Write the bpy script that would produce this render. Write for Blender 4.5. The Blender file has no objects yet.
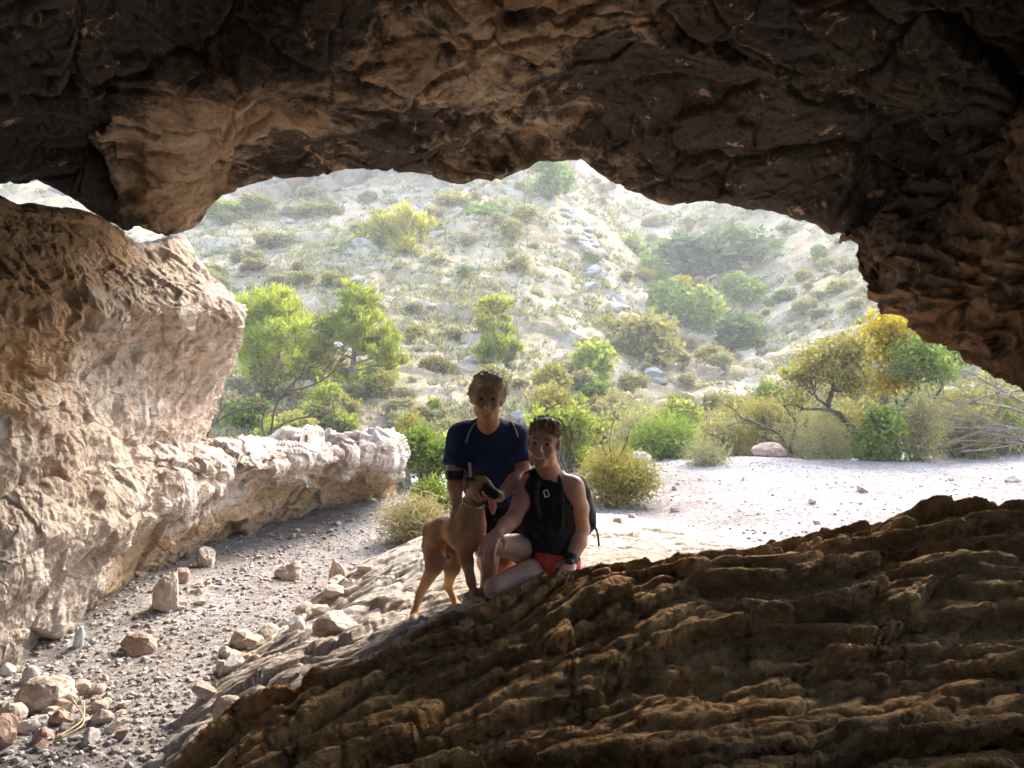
import bpy, math, random
import numpy as np
from mathutils import Vector, Matrix

C = bpy.context.scene.collection
SC = bpy.context.scene
R = math.radians
F = 740.0            # focal length in pixels of a 1024 px wide picture
CAMZ = 1.6

# ---------------------------------------------------------------- camera
cam_d = bpy.data.cameras.new('camera')
cam_d.sensor_width = 36.0
cam_d.lens = 36.0 * F / 1024.0
cam_d.clip_start = 0.05
cam_d.clip_end = 2000
cam = bpy.data.objects.new('camera', cam_d)
C.objects.link(cam)
cam.location = (0, 0, CAMZ)
cam.rotation_euler = (R(90), 0, 0)
SC.camera = cam

# ---------------------------------------------------------------- world + sun
SUN_EL, SUN_AZ = 36.0, 28.0          # azimuth clockwise from +Y (view direction)
SKY_STRENGTH, SUN_STRENGTH = 0.15, 0.75
world = bpy.data.worlds.new('World')
SC.world = world
world.use_nodes = True
wn = world.node_tree.nodes
wl = world.node_tree.links
sky = wn.new('ShaderNodeTexSky')
sky.sky_type = 'NISHITA'
sky.sun_disc = False
sky.sun_elevation = R(SUN_EL)
sky.sun_rotation = R(SUN_AZ)
sky.air_density = 1.0
sky.dust_density = 3.0
sky.ozone_density = 1.0
bg = wn.get('Background') or wn.new('ShaderNodeBackground')
out = wn.get('World Output') or wn.new('ShaderNodeOutputWorld')
wl.new(sky.outputs[0], bg.inputs[0])
bg.inputs[1].default_value = SKY_STRENGTH
wl.new(bg.outputs[0], out.inputs[0])

sun_d = bpy.data.lights.new('sun', 'SUN')
sun_d.energy = SUN_STRENGTH
sun_d.angle = R(22)
sun_d.color = (1.0, 0.95, 0.87)
sun = bpy.data.objects.new('sun', sun_d)
C.objects.link(sun)
_sd = Vector((math.sin(R(SUN_AZ)) * math.cos(R(SUN_EL)), math.cos(R(SUN_AZ)) * math.cos(R(SUN_EL)), math.sin(R(SUN_EL))))
sun.rotation_euler = (-_sd).to_track_quat('-Z', 'Y').to_euler()
sun.location = _sd * 60

SC.view_settings.view_transform = 'Standard'
SC.view_settings.look = 'None'
SC.view_settings.gamma = 1.0
SC.view_settings.exposure = 3.5
SC.view_settings.use_curve_mapping = False
SC.render.engine = 'CYCLES'
cy = SC.cycles
cy.use_denoising = True
try:
    cy.denoiser = 'OPENIMAGEDENOISE'
    cy.denoising_prefilter = 'ACCURATE'
    cy.denoising_input_passes = 'RGB_ALBEDO_NORMAL'
except Exception:
    pass
cy.max_bounces = 8
cy.diffuse_bounces = 6
cy.glossy_bounces = 2
cy.transmission_bounces = 4
cy.transparent_max_bounces = 8
cy.caustics_reflective = False
cy.caustics_refractive = False
cy.use_adaptive_sampling = True
cy.adaptive_threshold = 0.012

rng = np.random.default_rng(7)
random.seed(7)


# ---------------------------------------------------------------- helpers
def at(px, py, Y):
    """world point that lies at picture position px, py and Y metres ahead"""
    return np.array([(px - 512.0) / F * Y, Y, CAMZ - (py - 384.0) / F * Y])


def tag(o, label=None, cat=None, group=None, kind=None):
    if label: o['label'] = label
    if cat: o['category'] = cat
    if group: o['group'] = group
    if kind: o['kind'] = kind
    return o


def empty(name, loc):
    o = bpy.data.objects.new(name, None)
    o.empty_display_size = 0.1
    o.location = loc
    C.objects.link(o)
    return o


def mesh_obj(name, verts, faces, mat=None, parent=None, smooth=True, fattr=None, vattr=None, link=True):
    """faces: int array (n,3) or (n,4), or list of such arrays"""
    verts = np.asarray(verts, np.float32)
    fl = faces if isinstance(faces, list) else [faces]
    fl = [np.asarray(f, np.int32) for f in fl if len(f)]
    me = bpy.data.meshes.new(name)
    me.vertices.add(len(verts))
    me.vertices.foreach_set('co', verts.ravel())
    loops = np.concatenate([f.ravel() for f in fl])
    tot = np.concatenate([np.full(len(f), f.shape[1], np.int32) for f in fl])
    start = np.concatenate([[0], np.cumsum(tot)[:-1]]).astype(np.int32)
    me.loops.add(len(loops))
    me.loops.foreach_set('vertex_index', loops)
    me.polygons.add(len(tot))
    me.polygons.foreach_set('loop_start', start)
    me.polygons.foreach_set('loop_total', tot)
    me.polygons.foreach_set('use_smooth', np.full(len(tot), smooth, bool))
    for d, dom in ((fattr, 'FACE'), (vattr, 'POINT')):
        for k, a in (d or {}).items():
            a = np.asarray(a, np.float32)
            if a.ndim == 1:
                t = me.attributes.new(k, 'FLOAT', dom)
                t.data.foreach_set('value', a)
            else:
                t = me.attributes.new(k, 'FLOAT_COLOR', dom)
                t.data.foreach_set('color', np.concatenate([a, np.ones((len(a), 1), np.float32)], 1).ravel())
    me.update(calc_edges=True)
    me.validate()
    if mat: me.materials.append(mat)
    o = bpy.data.objects.new(name, me)
    if link: C.objects.link(o)
    if parent is not None: o.parent = parent
    return o


def local(o, root):
    """parent o under root keeping its world geometry (root has location only)"""
    o.parent = root
    o.matrix_parent_inverse = Matrix.Translation(root.location).inverted()
    return o


# ---------------------------------------------------------------- noise
def _h(ix, iy, iz, seed):
    with np.errstate(over='ignore'):
        h = (ix.astype(np.uint32) * np.uint32(374761393) + iy.astype(np.uint32) * np.uint32(668265263)
             + iz.astype(np.uint32) * np.uint32(2246822519) + np.uint32((seed * 3266489917) & 0xffffffff))
        h = (h ^ (h >> np.uint32(13))) * np.uint32(1274126177)
        h = (h ^ (h >> np.uint32(16))) * np.uint32(2654435769)
        return h ^ (h >> np.uint32(15))


def _u(h):
    return (h & np.uint32(0xffff)).astype(np.float32) / 65535.0


def pnoise(p, seed=0):
    p = np.asarray(p, np.float32)
    i = np.floor(p).astype(np.int64)
    f = (p - i).astype(np.float32)
    w = f * f * f * (f * (f * 6 - 15) + 10)
    r = np.zeros(len(p), np.float32)
    for dx in (0, 1):
        wx = w[:, 0] if dx else 1 - w[:, 0]
        for dy in (0, 1):
            wy = w[:, 1] if dy else 1 - w[:, 1]
            for dz in (0, 1):
                wz = w[:, 2] if dz else 1 - w[:, 2]
                h = _h(i[:, 0] + dx, i[:, 1] + dy, i[:, 2] + dz, seed)
                gx = (h & np.uint32(0x3ff)).astype(np.float32) / 511.5 - 1
                gy = ((h >> np.uint32(10)) & np.uint32(0x3ff)).astype(np.float32) / 511.5 - 1
                gz = ((h >> np.uint32(20)) & np.uint32(0x3ff)).astype(np.float32) / 511.5 - 1
                r += wx * wy * wz * (gx * (f[:, 0] - dx) + gy * (f[:, 1] - dy) + gz * (f[:, 2] - dz))
    return r


def fbm(p, octv=5, seed=0, gain=0.5, ridged=False):
    r = np.zeros(len(p), np.float32)
    a = 1.0
    q = np.asarray(p, np.float32).copy()
    for k in range(octv):
        n = pnoise(q, seed + k * 17)
        if ridged:
            n = 0.5 - 2 * np.abs(n)
        r += a * n
        a *= gain
        q = q * 2.03 + 11.3
    return r


def facets(p, seed=0, tilt=1.0, off=0.5, lean=(0.0, 0.0, 0.0), flat=False):
    """blocky broken-rock field: every Voronoi cell is a tilted plane; returns (height, edge distance)"""
    p = np.asarray(p, np.float32)
    i = np.floor(p).astype(np.int64)
    f1 = np.full(len(p), 9.0, np.float32)
    f2 = np.full(len(p), 9.0, np.float32)
    val = np.zeros(len(p), np.float32)
    for dx in (-1, 0, 1):
        for dy in (-1, 0, 1):
            for dz in ((0,) if flat else (-1, 0, 1)):
                cx, cy_, cz = i[:, 0] + dx, i[:, 1] + dy, i[:, 2] + dz
                h = _h(cx, cy_, cz, seed)
                h2 = _h(cx, cy_, cz, seed + 91)
                ox = (h & np.uint32(0x3ff)).astype(np.float32) / 1023
                oy = ((h >> np.uint32(10)) & np.uint32(0x3ff)).astype(np.float32) / 1023
                oz = 0.0 if flat else ((h >> np.uint32(20)) & np.uint32(0x3ff)).astype(np.float32) / 1023
                vx, vy, vz = p[:, 0] - cx - ox, p[:, 1] - cy_ - oy, p[:, 2] - cz - oz
                d = np.sqrt(vx * vx + vy * vy + vz * vz)
                gx = (h2 & np.uint32(0xff)).astype(np.float32) / 127.5 - 1
                gy = ((h2 >> np.uint32(8)) & np.uint32(0xff)).astype(np.float32) / 127.5 - 1
                gz = ((h2 >> np.uint32(16)) & np.uint32(0xff)).astype(np.float32) / 127.5 - 1
                oo = ((h2 >> np.uint32(24)) & np.uint32(0xff)).astype(np.float32) / 127.5 - 1
                v = tilt * (gx * vx + gy * vy + gz * vz) + off * oo + lean[0] * vx + lean[1] * vy + lean[2] * vz
                m = d < f1
                f2 = np.where(m, f1, np.minimum(f2, d))
                f1 = np.where(m, d, f1)
                val = np.where(m, v, val)
    return val, f2 - f1


def warp(p, amp, freq, seed=0):
    q = p * freq
    return p + amp * np.stack([pnoise(q, seed), pnoise(q + 31.7, seed + 1), pnoise(q + 57.1, seed + 2)], 1)


def smooth01(x, a, b):
    t = np.clip((x - a) / (b - a), 0, 1)
    return t * t * (3 - 2 * t)


# ---------------------------------------------------------------- interpolation
def hermite(P, knots, ts, mono=False):
    """P (n, ..., 3) control rows, catmull-rom on non-uniform knots"""
    P = np.asarray(P, np.float64)
    n = len(P)
    k = np.asarray(knots, float)
    m = np.zeros_like(P)
    d = (P[1:] - P[:-1]) / (k[1:] - k[:-1]).reshape((-1,) + (1,) * (P.ndim - 1))
    m[0], m[-1] = d[0], d[-1]
    for j in range(1, n - 1):
        a, b = k[j] - k[j - 1], k[j + 1] - k[j]
        if mono:
            w1, w2 = 2 * b + a, b + 2 * a
            same = d[j - 1] * d[j] > 0
            m[j] = np.where(same, (w1 + w2) / (w1 / np.where(same, d[j - 1], 1) + w2 / np.where(same, d[j], 1)), 0)
        else:
            m[j] = (d[j - 1] * b + d[j] * a) / (a + b)
    idx = np.clip(np.searchsorted(k, ts, 'right') - 1, 0, n - 2)
    hh = (k[idx + 1] - k[idx])
    t = ((ts - k[idx]) / hh).reshape((-1,) + (1,) * (P.ndim - 1))
    hh = hh.reshape(t.shape)
    t2, t3 = t * t, t * t * t
    return (2 * t3 - 3 * t2 + 1) * P[idx] + (t3 - 2 * t2 + t) * hh * m[idx] + (-2 * t3 + 3 * t2) * P[idx + 1] + (t3 - t2) * hh * m[idx + 1]


def row_knots(row, xyz=False):
    """parameter along a control row; stretches outside the picture get few columns"""
    q = np.array(row, float)
    if xyz:
        k = np.linalg.norm(q[1:] - q[:-1], axis=1)
    else:
        d = np.hypot(q[1:, 0] - q[:-1, 0], 0.5 * (q[1:, 1] - q[:-1, 1])) + 1e-3
        mid = 0.5 * (q[1:, 0] + q[:-1, 0])
        k = d * np.where((mid > -70) & (mid < 1094), 1.0, 0.09)
    k = np.concatenate([[0], np.cumsum(k)])
    return k / k[-1]


def resample(row, nu, mode='scr', k=None):
    P = np.array(row, float) if mode == 'xyz' else np.array([at(*r) for r in row])
    if k is None:
        k = row_knots(row, mode == 'xyz')
    t = np.linspace(0, 1, nu)
    lin = np.stack([np.interp(t, k, P[:, c]) for c in range(3)], 1)
    return 0.35 * lin + 0.65 * hermite(P, k, t, True)


def grid_faces(nv, nu):
    a = np.arange(nv * nu).reshape(nv, nu)
    return np.stack([a[:-1, :-1], a[:-1, 1:], a[1:, 1:], a[1:, :-1]], -1).reshape(-1, 4)


def grid_normals(G):
    du = np.gradient(G, axis=1)
    dv = np.gradient(G, axis=0)
    n = np.cross(du, dv)
    return n / (np.linalg.norm(n, axis=-1, keepdims=True) + 1e-9)


def loft(rows, segs):
    """rows: list of (nu,3) arrays; segs: samples per gap"""
    P = np.stack(rows)
    d = np.linalg.norm(P[1:] - P[:-1], axis=2).mean(1) ** 0.75
    k = np.concatenate([[0], np.cumsum(d)])
    ts = [np.linspace(k[i], k[i + 1], s, endpoint=False) for i, s in enumerate(segs)]
    ts = np.concatenate(ts + [[k[-1]]])
    return hermite(P, k, ts)


class TPS:
    """thin plate spline z(x, y)"""
    def __init__(self, pts, reg=1e-3):
        p = np.array(pts, float)
        self.s = np.abs(p[:, :2]).max()
        self.xy = p[:, :2] / self.s
        n = len(p)
        K = self.k(self.xy, self.xy) + reg * np.eye(n)
        Q = np.concatenate([np.ones((n, 1)), self.xy], 1)
        A = np.block([[K, Q], [Q.T, np.zeros((3, 3))]])
        self.w = np.linalg.solve(A, np.concatenate([p[:, 2], [0, 0, 0]]))

    @staticmethod
    def k(a, b):
        r2 = ((a[:, None] - b[None]) ** 2).sum(-1) + 1e-12
        return 0.5 * r2 * np.log(r2)

    def __call__(self, x, y):
        q = np.stack([np.ravel(x), np.ravel(y)], 1) / self.s
        r = np.zeros(len(q))
        for j in range(0, len(q), 40000):
            s = q[j:j + 40000]
            r[j:j + 40000] = self.k(s, self.xy) @ self.w[:-3] + self.w[-3] + s @ self.w[-2:]
        return r.reshape(np.shape(x))

# ---------------------------------------------------------------- materials
class NT:
    def __init__(self, name):
        self.m = bpy.data.materials.new(name)
        self.m.use_nodes = True
        self.t = self.m.node_tree
        self.b = self.t.nodes['Principled BSDF']
        self.tc = self.t.nodes.new('ShaderNodeTexCoord')

    def n(self, typ, **kw):
        o = self.t.nodes.new(typ)
        for k, v in kw.items():
            if k in o.inputs.keys():
                o.inputs[k].default_value = v
            else:
                setattr(o, k, v)
        return o

    def l(self, a, b):
        self.t.links.new(a, b)

    def noise(self, scale, detail=6, rough=0.6, dist=0.0, vec=None):
        o = self.n('ShaderNodeTexNoise')
        o.inputs['Scale'].default_value = scale
        o.inputs['Detail'].default_value = detail
        o.inputs['Roughness'].default_value = rough
        o.inputs['Distortion'].default_value = dist
        self.l(vec or self.tc.outputs['Object'], o.inputs['Vector'])
        return o.outputs['Fac']

    def ramp(self, fac, stops, interp='LINEAR'):
        o = self.n('ShaderNodeValToRGB')
        cr = o.color_ramp
        cr.interpolation = interp
        while len(cr.elements) < len(stops):
            cr.elements.new(0.5)
        for e, (p, c) in zip(cr.elements, stops):
            e.position = p
            e.color = (*c, 1) if not isinstance(c, (int, float)) else (c, c, c, 1)
        self.l(fac, o.inputs[0])
        return o.outputs[0]

    def mix(self, fac, a, b, mode='MIX'):
        o = self.n('ShaderNodeMix')
        o.data_type = 'RGBA'
        o.blend_type = mode
        for v, s in ((fac, 0), (a, 6), (b, 7)):
            if isinstance(v, (int, float)):
                o.inputs[s].default_value = v
            elif isinstance(v, tuple):
                o.inputs[s].default_value = (*v, 1)
            else:
                self.l(v, o.inputs[s])
        return o.outputs[2]

    def math(self, op, a, b=0.0):
        o = self.n('ShaderNodeMath')
        o.operation = op
        for v, s in ((a, 0), (b, 1)):
            if isinstance(v, (int, float)):
                o.inputs[s].default_value = v
            else:
                self.l(v, o.inputs[s])
        return o.outputs[0]

    def attr(self, name):
        o = self.n('ShaderNodeAttribute')
        o.attribute_name = name
        return o

    def bump(self, h, strength=0.5, dist=0.02, prev=None):
        o = self.n('ShaderNodeBump')
        o.inputs['Strength'].default_value = strength
        o.inputs['Distance'].default_value = dist
        self.l(h, o.inputs['Height'])
        if prev is not None:
            self.l(prev, o.inputs['Normal'])
        return o.outputs[0]

    def done(self, col=None, rough=0.9, normal=None, spec=0.2):
        if col is not None:
            if isinstance(col, tuple):
                self.b.inputs['Base Color'].default_value = (*col, 1)
            else:
                self.l(col, self.b.inputs['Base Color'])
        self.b.inputs['Roughness'].default_value = rough
        self.b.inputs['Specular IOR Level'].default_value = spec
        if normal is not None:
            self.l(normal, self.b.inputs['Normal'])
        return self.m


def rock_mat(name, cols, stain=None, stain_range=(0.5, 0.62), big=0.9, fine=14.0, bump=0.6, bdist=0.02, stain_attr=None, patch=None, stretch=None, chips=None):
    t = NT(name)
    vec = None
    if stretch:
        mp = t.n('ShaderNodeMapping')
        mp.inputs['Scale'].default_value = stretch
        mp.inputs['Rotation'].default_value = (0, 0, 0.35)
        t.l(t.tc.outputs['Object'], mp.inputs['Vector'])
        vec = mp.outputs[0]
    n1 = t.noise(big, 9, 0.62, 0.6, vec)
    k = len(cols)
    col = t.ramp(n1, [(0.32 + 0.36 * i / (k - 1), c) for i, c in enumerate(cols)])
    n2 = t.noise(fine, 8, 0.68, 0.2, vec)
    col = t.mix(1.0, col, t.ramp(n2, [(0.3, 0.62), (0.7, 1.25)]), 'MULTIPLY')
    if patch:
        n4 = t.noise(big * 2.7 + 0.3, 8, 0.6, 1.0, vec)
        col = t.mix(t.ramp(n4, [(patch[1], 0.0), (patch[1] + 0.1, 0.8)]), col, patch[0])
    if stain:
        n3 = t.noise(big * 1.7, 12, 0.7, 0.8)
        if chips:
            n3 = t.math('ADD', t.math('MULTIPLY', n3, 0.7), t.math('MULTIPLY', t.noise(7.0, 8, 0.7, 0.3), 0.3))
        if stain_attr:
            n3 = t.math('ADD', n3, t.attr(stain_attr).outputs['Fac'])
        n3 = t.math('ADD', n3, t.math('MULTIPLY', t.math('SUBTRACT', n2, 0.5), 0.35))
        col = t.mix(t.ramp(n3, [(stain_range[0], 0.0), (stain_range[1], 0.93)]), col, stain)
    if chips:
        n5 = t.noise(5.5, 12, 0.72, 0.5)
        col = t.mix(t.ramp(n5, [(chips[1], 0.0), (chips[1] + 0.04, 0.9)]), col, chips[0])
    b1 = t.bump(t.noise(fine * 0.9, 10, 0.7, 0.4, vec), bump, bdist * 2.2)
    v = t.n('ShaderNodeTexVoronoi')
    v.feature = 'F1'
    v.inputs['Scale'].default_value = fine * 1.6
    t.l(vec or t.tc.outputs['Object'], v.inputs['Vector'])
    b2 = t.bump(v.outputs['Distance'], bump * 0.45, bdist, b1)
    b3 = t.bump(t.noise(fine * 7, 6, 0.7), bump * 0.6, bdist * 0.35, b2)
    return t.done(col, 0.92, b3, 0.15)


M = {}
M['ceiling'] = rock_mat('ceiling_rock', [(0.22, 0.145, 0.085), (0.36, 0.26, 0.17), (0.50, 0.39, 0.28)], (0.038, 0.031, 0.026), (0.43, 0.54), 0.8, 9, 0.9, 0.035, 'stain_shade', chips=((0.36, 0.25, 0.15), 0.60))
M['wall'] = rock_mat('wall_rock', [(0.43, 0.33, 0.255), (0.56, 0.46, 0.38), (0.63, 0.555, 0.485)], (0.44, 0.30, 0.18), (0.62, 0.72), 0.9, 11, 0.8, 0.03, 'stain_shade', ((0.65, 0.62, 0.59), 0.55))
M['bulge'] = rock_mat('bulge_rock', [(0.14, 0.078, 0.042), (0.22, 0.135, 0.075), (0.30, 0.20, 0.12)], (0.055, 0.038, 0.027), (0.52, 0.66), 0.9, 10, 0.9, 0.035, 'stain_shade', chips=((0.34, 0.22, 0.12), 0.62))
M['slab'] = rock_mat('slab_rock', [(0.38, 0.20, 0.070), (0.51, 0.285, 0.105), (0.59, 0.375, 0.16)], (0.21, 0.105, 0.04), (0.56, 0.68), 1.2, 16, 1.0, 0.04)
M['pale'] = rock_mat('pale_rock', [(0.34, 0.265, 0.205), (0.43, 0.37, 0.31), (0.49, 0.44, 0.385)], (0.34, 0.24, 0.16), (0.58, 0.70), 1.3, 14, 0.7, 0.02)
M['boulder'] = rock_mat('boulder_rock', [(0.42, 0.33, 0.25), (0.54, 0.45, 0.37), (0.62, 0.55, 0.47)], (0.33, 0.23, 0.16), (0.60, 0.72), 2.0, 16, 0.5, 0.012)
M['boulder_red'] = rock_mat('boulder_red_rock', [(0.34, 0.22, 0.16), (0.45, 0.31, 0.24), (0.52, 0.40, 0.33)], (0.24, 0.15, 0.10), (0.58, 0.70), 2.0, 16, 0.5, 0.012)
M['boulder_grey'] = rock_mat('boulder_grey_rock', [(0.42, 0.39, 0.36), (0.52, 0.49, 0.46), (0.6, 0.57, 0.54)], (0.36, 0.28, 0.22), (0.60, 0.72), 2.0, 16, 0.5, 0.012)
M['cliff'] = rock_mat('cliff_rock', [(0.20, 0.145, 0.095), (0.31, 0.24, 0.175), (0.27, 0.255, 0.24)], (0.30, 0.17, 0.08), (0.58, 0.66), 0.12, 1.0, 0.8, 0.25)
M['outcrop'] = rock_mat('outcrop_rock', [(0.25, 0.215, 0.18), (0.33, 0.295, 0.26), (0.37, 0.345, 0.32)], None, (0.5, 0.6), 0.5, 3.0, 0.7, 0.08)


def gravel_mat():
    t = NT('gravel_earth')
    n1 = t.noise(0.7, 10, 0.72, 0.4)
    col = t.ramp(n1, [(0.35, (0.165, 0.14, 0.12)), (0.50, (0.225, 0.203, 0.187)), (0.64, (0.27, 0.252, 0.24))])
    v = t.n('ShaderNodeTexVoronoi')
    v.inputs['Scale'].default_value = 28
    v.inputs['Randomness'].default_value = 1
    t.l(t.tc.outputs['Object'], v.inputs['Vector'])
    sep = t.n('ShaderNodeSeparateColor')
    t.l(v.outputs['Color'], sep.inputs[0])
    col = t.mix(1.0, col, t.ramp(sep.outputs[0], [(0.0, 0.6), (0.5, 0.95), (1.0, 1.3)]), 'MULTIPLY')
    v2 = t.n('ShaderNodeTexVoronoi')
    v2.inputs['Scale'].default_value = 75
    t.l(t.tc.outputs['Object'], v2.inputs['Vector'])
    sep2 = t.n('ShaderNodeSeparateColor')
    t.l(v2.outputs['Color'], sep2.inputs[0])
    col = t.mix(0.7, col, t.ramp(sep2.outputs[0], [(0.0, 0.6), (1.0, 1.3)]), 'MULTIPLY')
    inv = t.math('SUBTRACT', 1.0, v.outputs['Distance'])
    b1 = t.bump(inv, 0.4, 0.012)
    b2 = t.bump(t.math('SUBTRACT', 1.0, v2.outputs['Distance']), 0.35, 0.006, b1)
    return t.done(col, 0.95, b2, 0.1)


M['gravel'] = gravel_mat()


def hill_mat():
    t = NT('hill_earth')
    n1 = t.noise(0.16, 9, 0.65, 0.5)
    col = t.ramp(n1, [(0.30, (0.225, 0.158, 0.084)), (0.42, (0.338, 0.253, 0.154)), (0.52, (0.406, 0.322, 0.219)), (0.66, (0.428, 0.359, 0.270))])
    n2 = t.noise(1.6, 8, 0.7)
    col = t.mix(t.ramp(n2, [(0.50, 0.0), (0.60, 0.85)]), col, t.ramp(t.noise(0.4, 5), [(0.35, (0.225, 0.190, 0.074)), (0.65, (0.338, 0.253, 0.112))]))
    n3 = t.noise(0.9, 9, 0.7)
    col = t.mix(t.ramp(n3, [(0.57, 0.0), (0.63, 0.9)]), col, (0.451, 0.396, 0.322))
    n4 = t.noise(0.22, 6, 0.6)
    col = t.mix(t.ramp(n4, [(0.62, 0.0), (0.70, 0.7)]), col, (0.428, 0.253, 0.136))
    n5 = t.noise(7, 8, 0.75)
    col = t.mix(1.0, col, t.ramp(n5, [(0.3, 0.55), (0.7, 1.3)]), 'MULTIPLY')
    b = t.bump(n5, 0.8, 0.25)
    return t.done(col, 0.95, b, 0.1)


M['hill'] = hill_mat()


def leaf_mat(name, stops, trans=0.35):
    t = NT(name)
    a = t.attr('tint').outputs['Fac']
    ob = t.n('ShaderNodeObjectInfo')
    a = t.math('ADD', a, t.math('MULTIPLY', t.math('SUBTRACT', ob.outputs['Random'], 0.5), 0.35))
    col = t.ramp(a, stops)
    d = t.n('ShaderNodeBsdfDiffuse')
    tr = t.n('ShaderNodeBsdfTranslucent')
    t.l(col, d.inputs[0])
    t.l(t.mix(1.0, col, (1.1, 1.15, 0.6), 'MULTIPLY'), tr.inputs[0])
    mx = t.n('ShaderNodeMixShader')
    mx.inputs[0].default_value = trans
    t.l(d.outputs[0], mx.inputs[1])
    t.l(tr.outputs[0], mx.inputs[2])
    t.l(mx.outputs[0], t.t.nodes['Material Output'].inputs[0])
    return t.m


M['pine'] = leaf_mat('pine_needles', [(0.0, (0.14, 0.16, 0.03)), (0.5, (0.28, 0.305, 0.055)), (1.0, (0.42, 0.43, 0.09))], 0.5)
M['pine_yellow'] = leaf_mat('yellow_pine_needles', [(0.0, (0.166, 0.153, 0.026)), (0.5, (0.312, 0.278, 0.049)), (1.0, (0.429, 0.377, 0.083))], 0.5)
M['leaf'] = leaf_mat('green_leaves', [(0.0, (0.078, 0.116, 0.026)), (0.5, (0.156, 0.210, 0.049)), (1.0, (0.273, 0.323, 0.083))])
M['leaf_dark'] = leaf_mat('dark_green_leaves', [(0.0, (0.045, 0.065, 0.028)), (0.5, (0.09, 0.12, 0.05)), (1.0, (0.16, 0.19, 0.085))])
M['leaf_olive'] = leaf_mat('olive_leaves', [(0.0, (0.156, 0.135, 0.045)), (0.5, (0.254, 0.220, 0.075)), (1.0, (0.361, 0.314, 0.120))])
M['leaf_grey'] = leaf_mat('grey_green_leaves', [(0.0, (0.185, 0.161, 0.083)), (0.5, (0.283, 0.251, 0.131)), (1.0, (0.390, 0.345, 0.195))])
M['leaf_dry'] = leaf_mat('dry_leaves', [(0.0, (0.20, 0.165, 0.095)), (0.5, (0.29, 0.245, 0.15)), (1.0, (0.40, 0.345, 0.22))])
M['leaf_yellow'] = leaf_mat('yellow_leaves', [(0.0, (0.244, 0.179, 0.015)), (0.5, (0.410, 0.305, 0.022)), (1.0, (0.537, 0.422, 0.045))])
M['leaf_lime'] = leaf_mat('lime_leaves', [(0.0, (0.13, 0.155, 0.035)), (0.5, (0.25, 0.275, 0.065)), (1.0, (0.37, 0.38, 0.11))], 0.45)
M['straw'] = leaf_mat('dry_grass', [(0.0, (0.16, 0.155, 0.075)), (0.5, (0.26, 0.24, 0.13)), (1.0, (0.37, 0.335, 0.215))], 0.25)


def plain(name, col, rough=0.8, spec=0.3, nscale=0, namp=0.25, bump=0.0, metal=0.0):
    t = NT(name)
    c = col
    nrm = None
    if nscale:
        nn = t.noise(nscale, 6, 0.6)
        c = t.mix(1.0, col, t.ramp(nn, [(0.3, 1 - namp), (0.7, 1 + namp)]), 'MULTIPLY')
        if bump:
            nrm = t.bump(nn, bump, 0.01)
    t.b.inputs['Metallic'].default_value = metal
    return t.done(c, rough, nrm, spec)


M['bark'] = plain('bark', (0.10, 0.075, 0.055), 0.95, 0.1, 8, 0.4)
M['bark_grey'] = plain('grey_bark', (0.21, 0.18, 0.15), 0.95, 0.1, 8, 0.35)
M['twig'] = plain('dry_twig', (0.42, 0.33, 0.22), 0.9, 0.1, 20, 0.3)
M['brush'] = plain('dead_brush', (0.20, 0.15, 0.11), 0.95, 0.1, 10, 0.35)


# ================================================================ SETTING: GROUND AND CAVE ROCK
def P3(px, py, Y):
    p = at(px, py, Y)
    return (p[0], p[1], p[2])


def orient(G, i, j):
    n = grid_normals(G)
    c = np.array([0, 0, CAMZ]) - G[i, j]
    return n if (n[i, j] * c).sum() > 0 else -n


def rock_sheet(name, rows, segs, disp, mat, ref, kind='structure', nu=600, mode='scr', attr=None, kref=None):
    kr = row_knots(kref) if kref else None
    rr = []
    for r in rows:
        m, pts = r if isinstance(r, tuple) else (mode, r)
        rr.append(resample(pts, nu, m, kr if (kr is not None and len(pts) == len(kr)) else None))
    G = loft(rr, segs)
    n = orient(G, int(ref[0] * (len(G) - 1)), int(ref[1] * (nu - 1)))
    p = G.reshape(-1, 3)
    d = disp(p.astype(np.float32), G)
    v = p + n.reshape(-1, 3) * d[:, None]
    va = attr(p.astype(np.float32), d, np.repeat(np.arange(len(G)), nu)) if attr else None
    o = mesh_obj(name, v, grid_faces(*G.shape[:2]), mat, vattr=va)
    return tag(o, kind=kind)


def pin_row(d, G, row, sig, win=7):
    """take the slow part of the displacement away at one grid row so that edge stays where it was drawn"""
    D = d.reshape(G.shape[:2])
    e = np.pad(D[row], win, 'edge')
    e = np.convolve(e, np.ones(2 * win + 1) / (2 * win + 1), 'valid')
    w = np.exp(-((np.arange(G.shape[0]) - row) / sig) ** 2)
    return (D - w[:, None] * e[None, :]).ravel()


# ---------------------------------------------------------------- near ground (gravel)
gp = [P3(*a) for a in [
    (100, 740, 3.3), (0, 712, 3.75), (180, 768, 3.2), (90, 612, 5.1), (290, 575, 6.0), (235, 552, 7.0), (310, 530, 7.9),
    (390, 500, 9.4), (440, 496, 10), (600, 500, 9.6), (700, 520, 8.5), (1000, 472, 11), (700, 458, 14), (850, 459, 14), (1024, 456, 14),
    (620, 478, 11.5), (900, 500, 9), (1300, 470, 9), (-300, 700, 4), (1100, 445, 16), (780, 462, 12.5), (560, 478, 12.5), (480, 478, 13)]]
gp += [(-1, 0.5, -0.05), (2, 0.5, 0), (5, 2, 0.1), (3, 5, 0.1), (0, 5, 0.0), (8, 6, 0.4), (12, 10, 0.8), (-8, 8, 0.5), (-8, 13, 0.3),
       (-4, 13, 0.1), (-2, 17, -0.5), (2, 18, -0.7), (6, 18.5, -0.5), (10, 18, 0.2), (14, 15, 0.8), (-4, 3, -0.05), (-8, 18, -0.6), (20, 18, 1)]
gz = TPS(gp, 1e-4)


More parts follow.
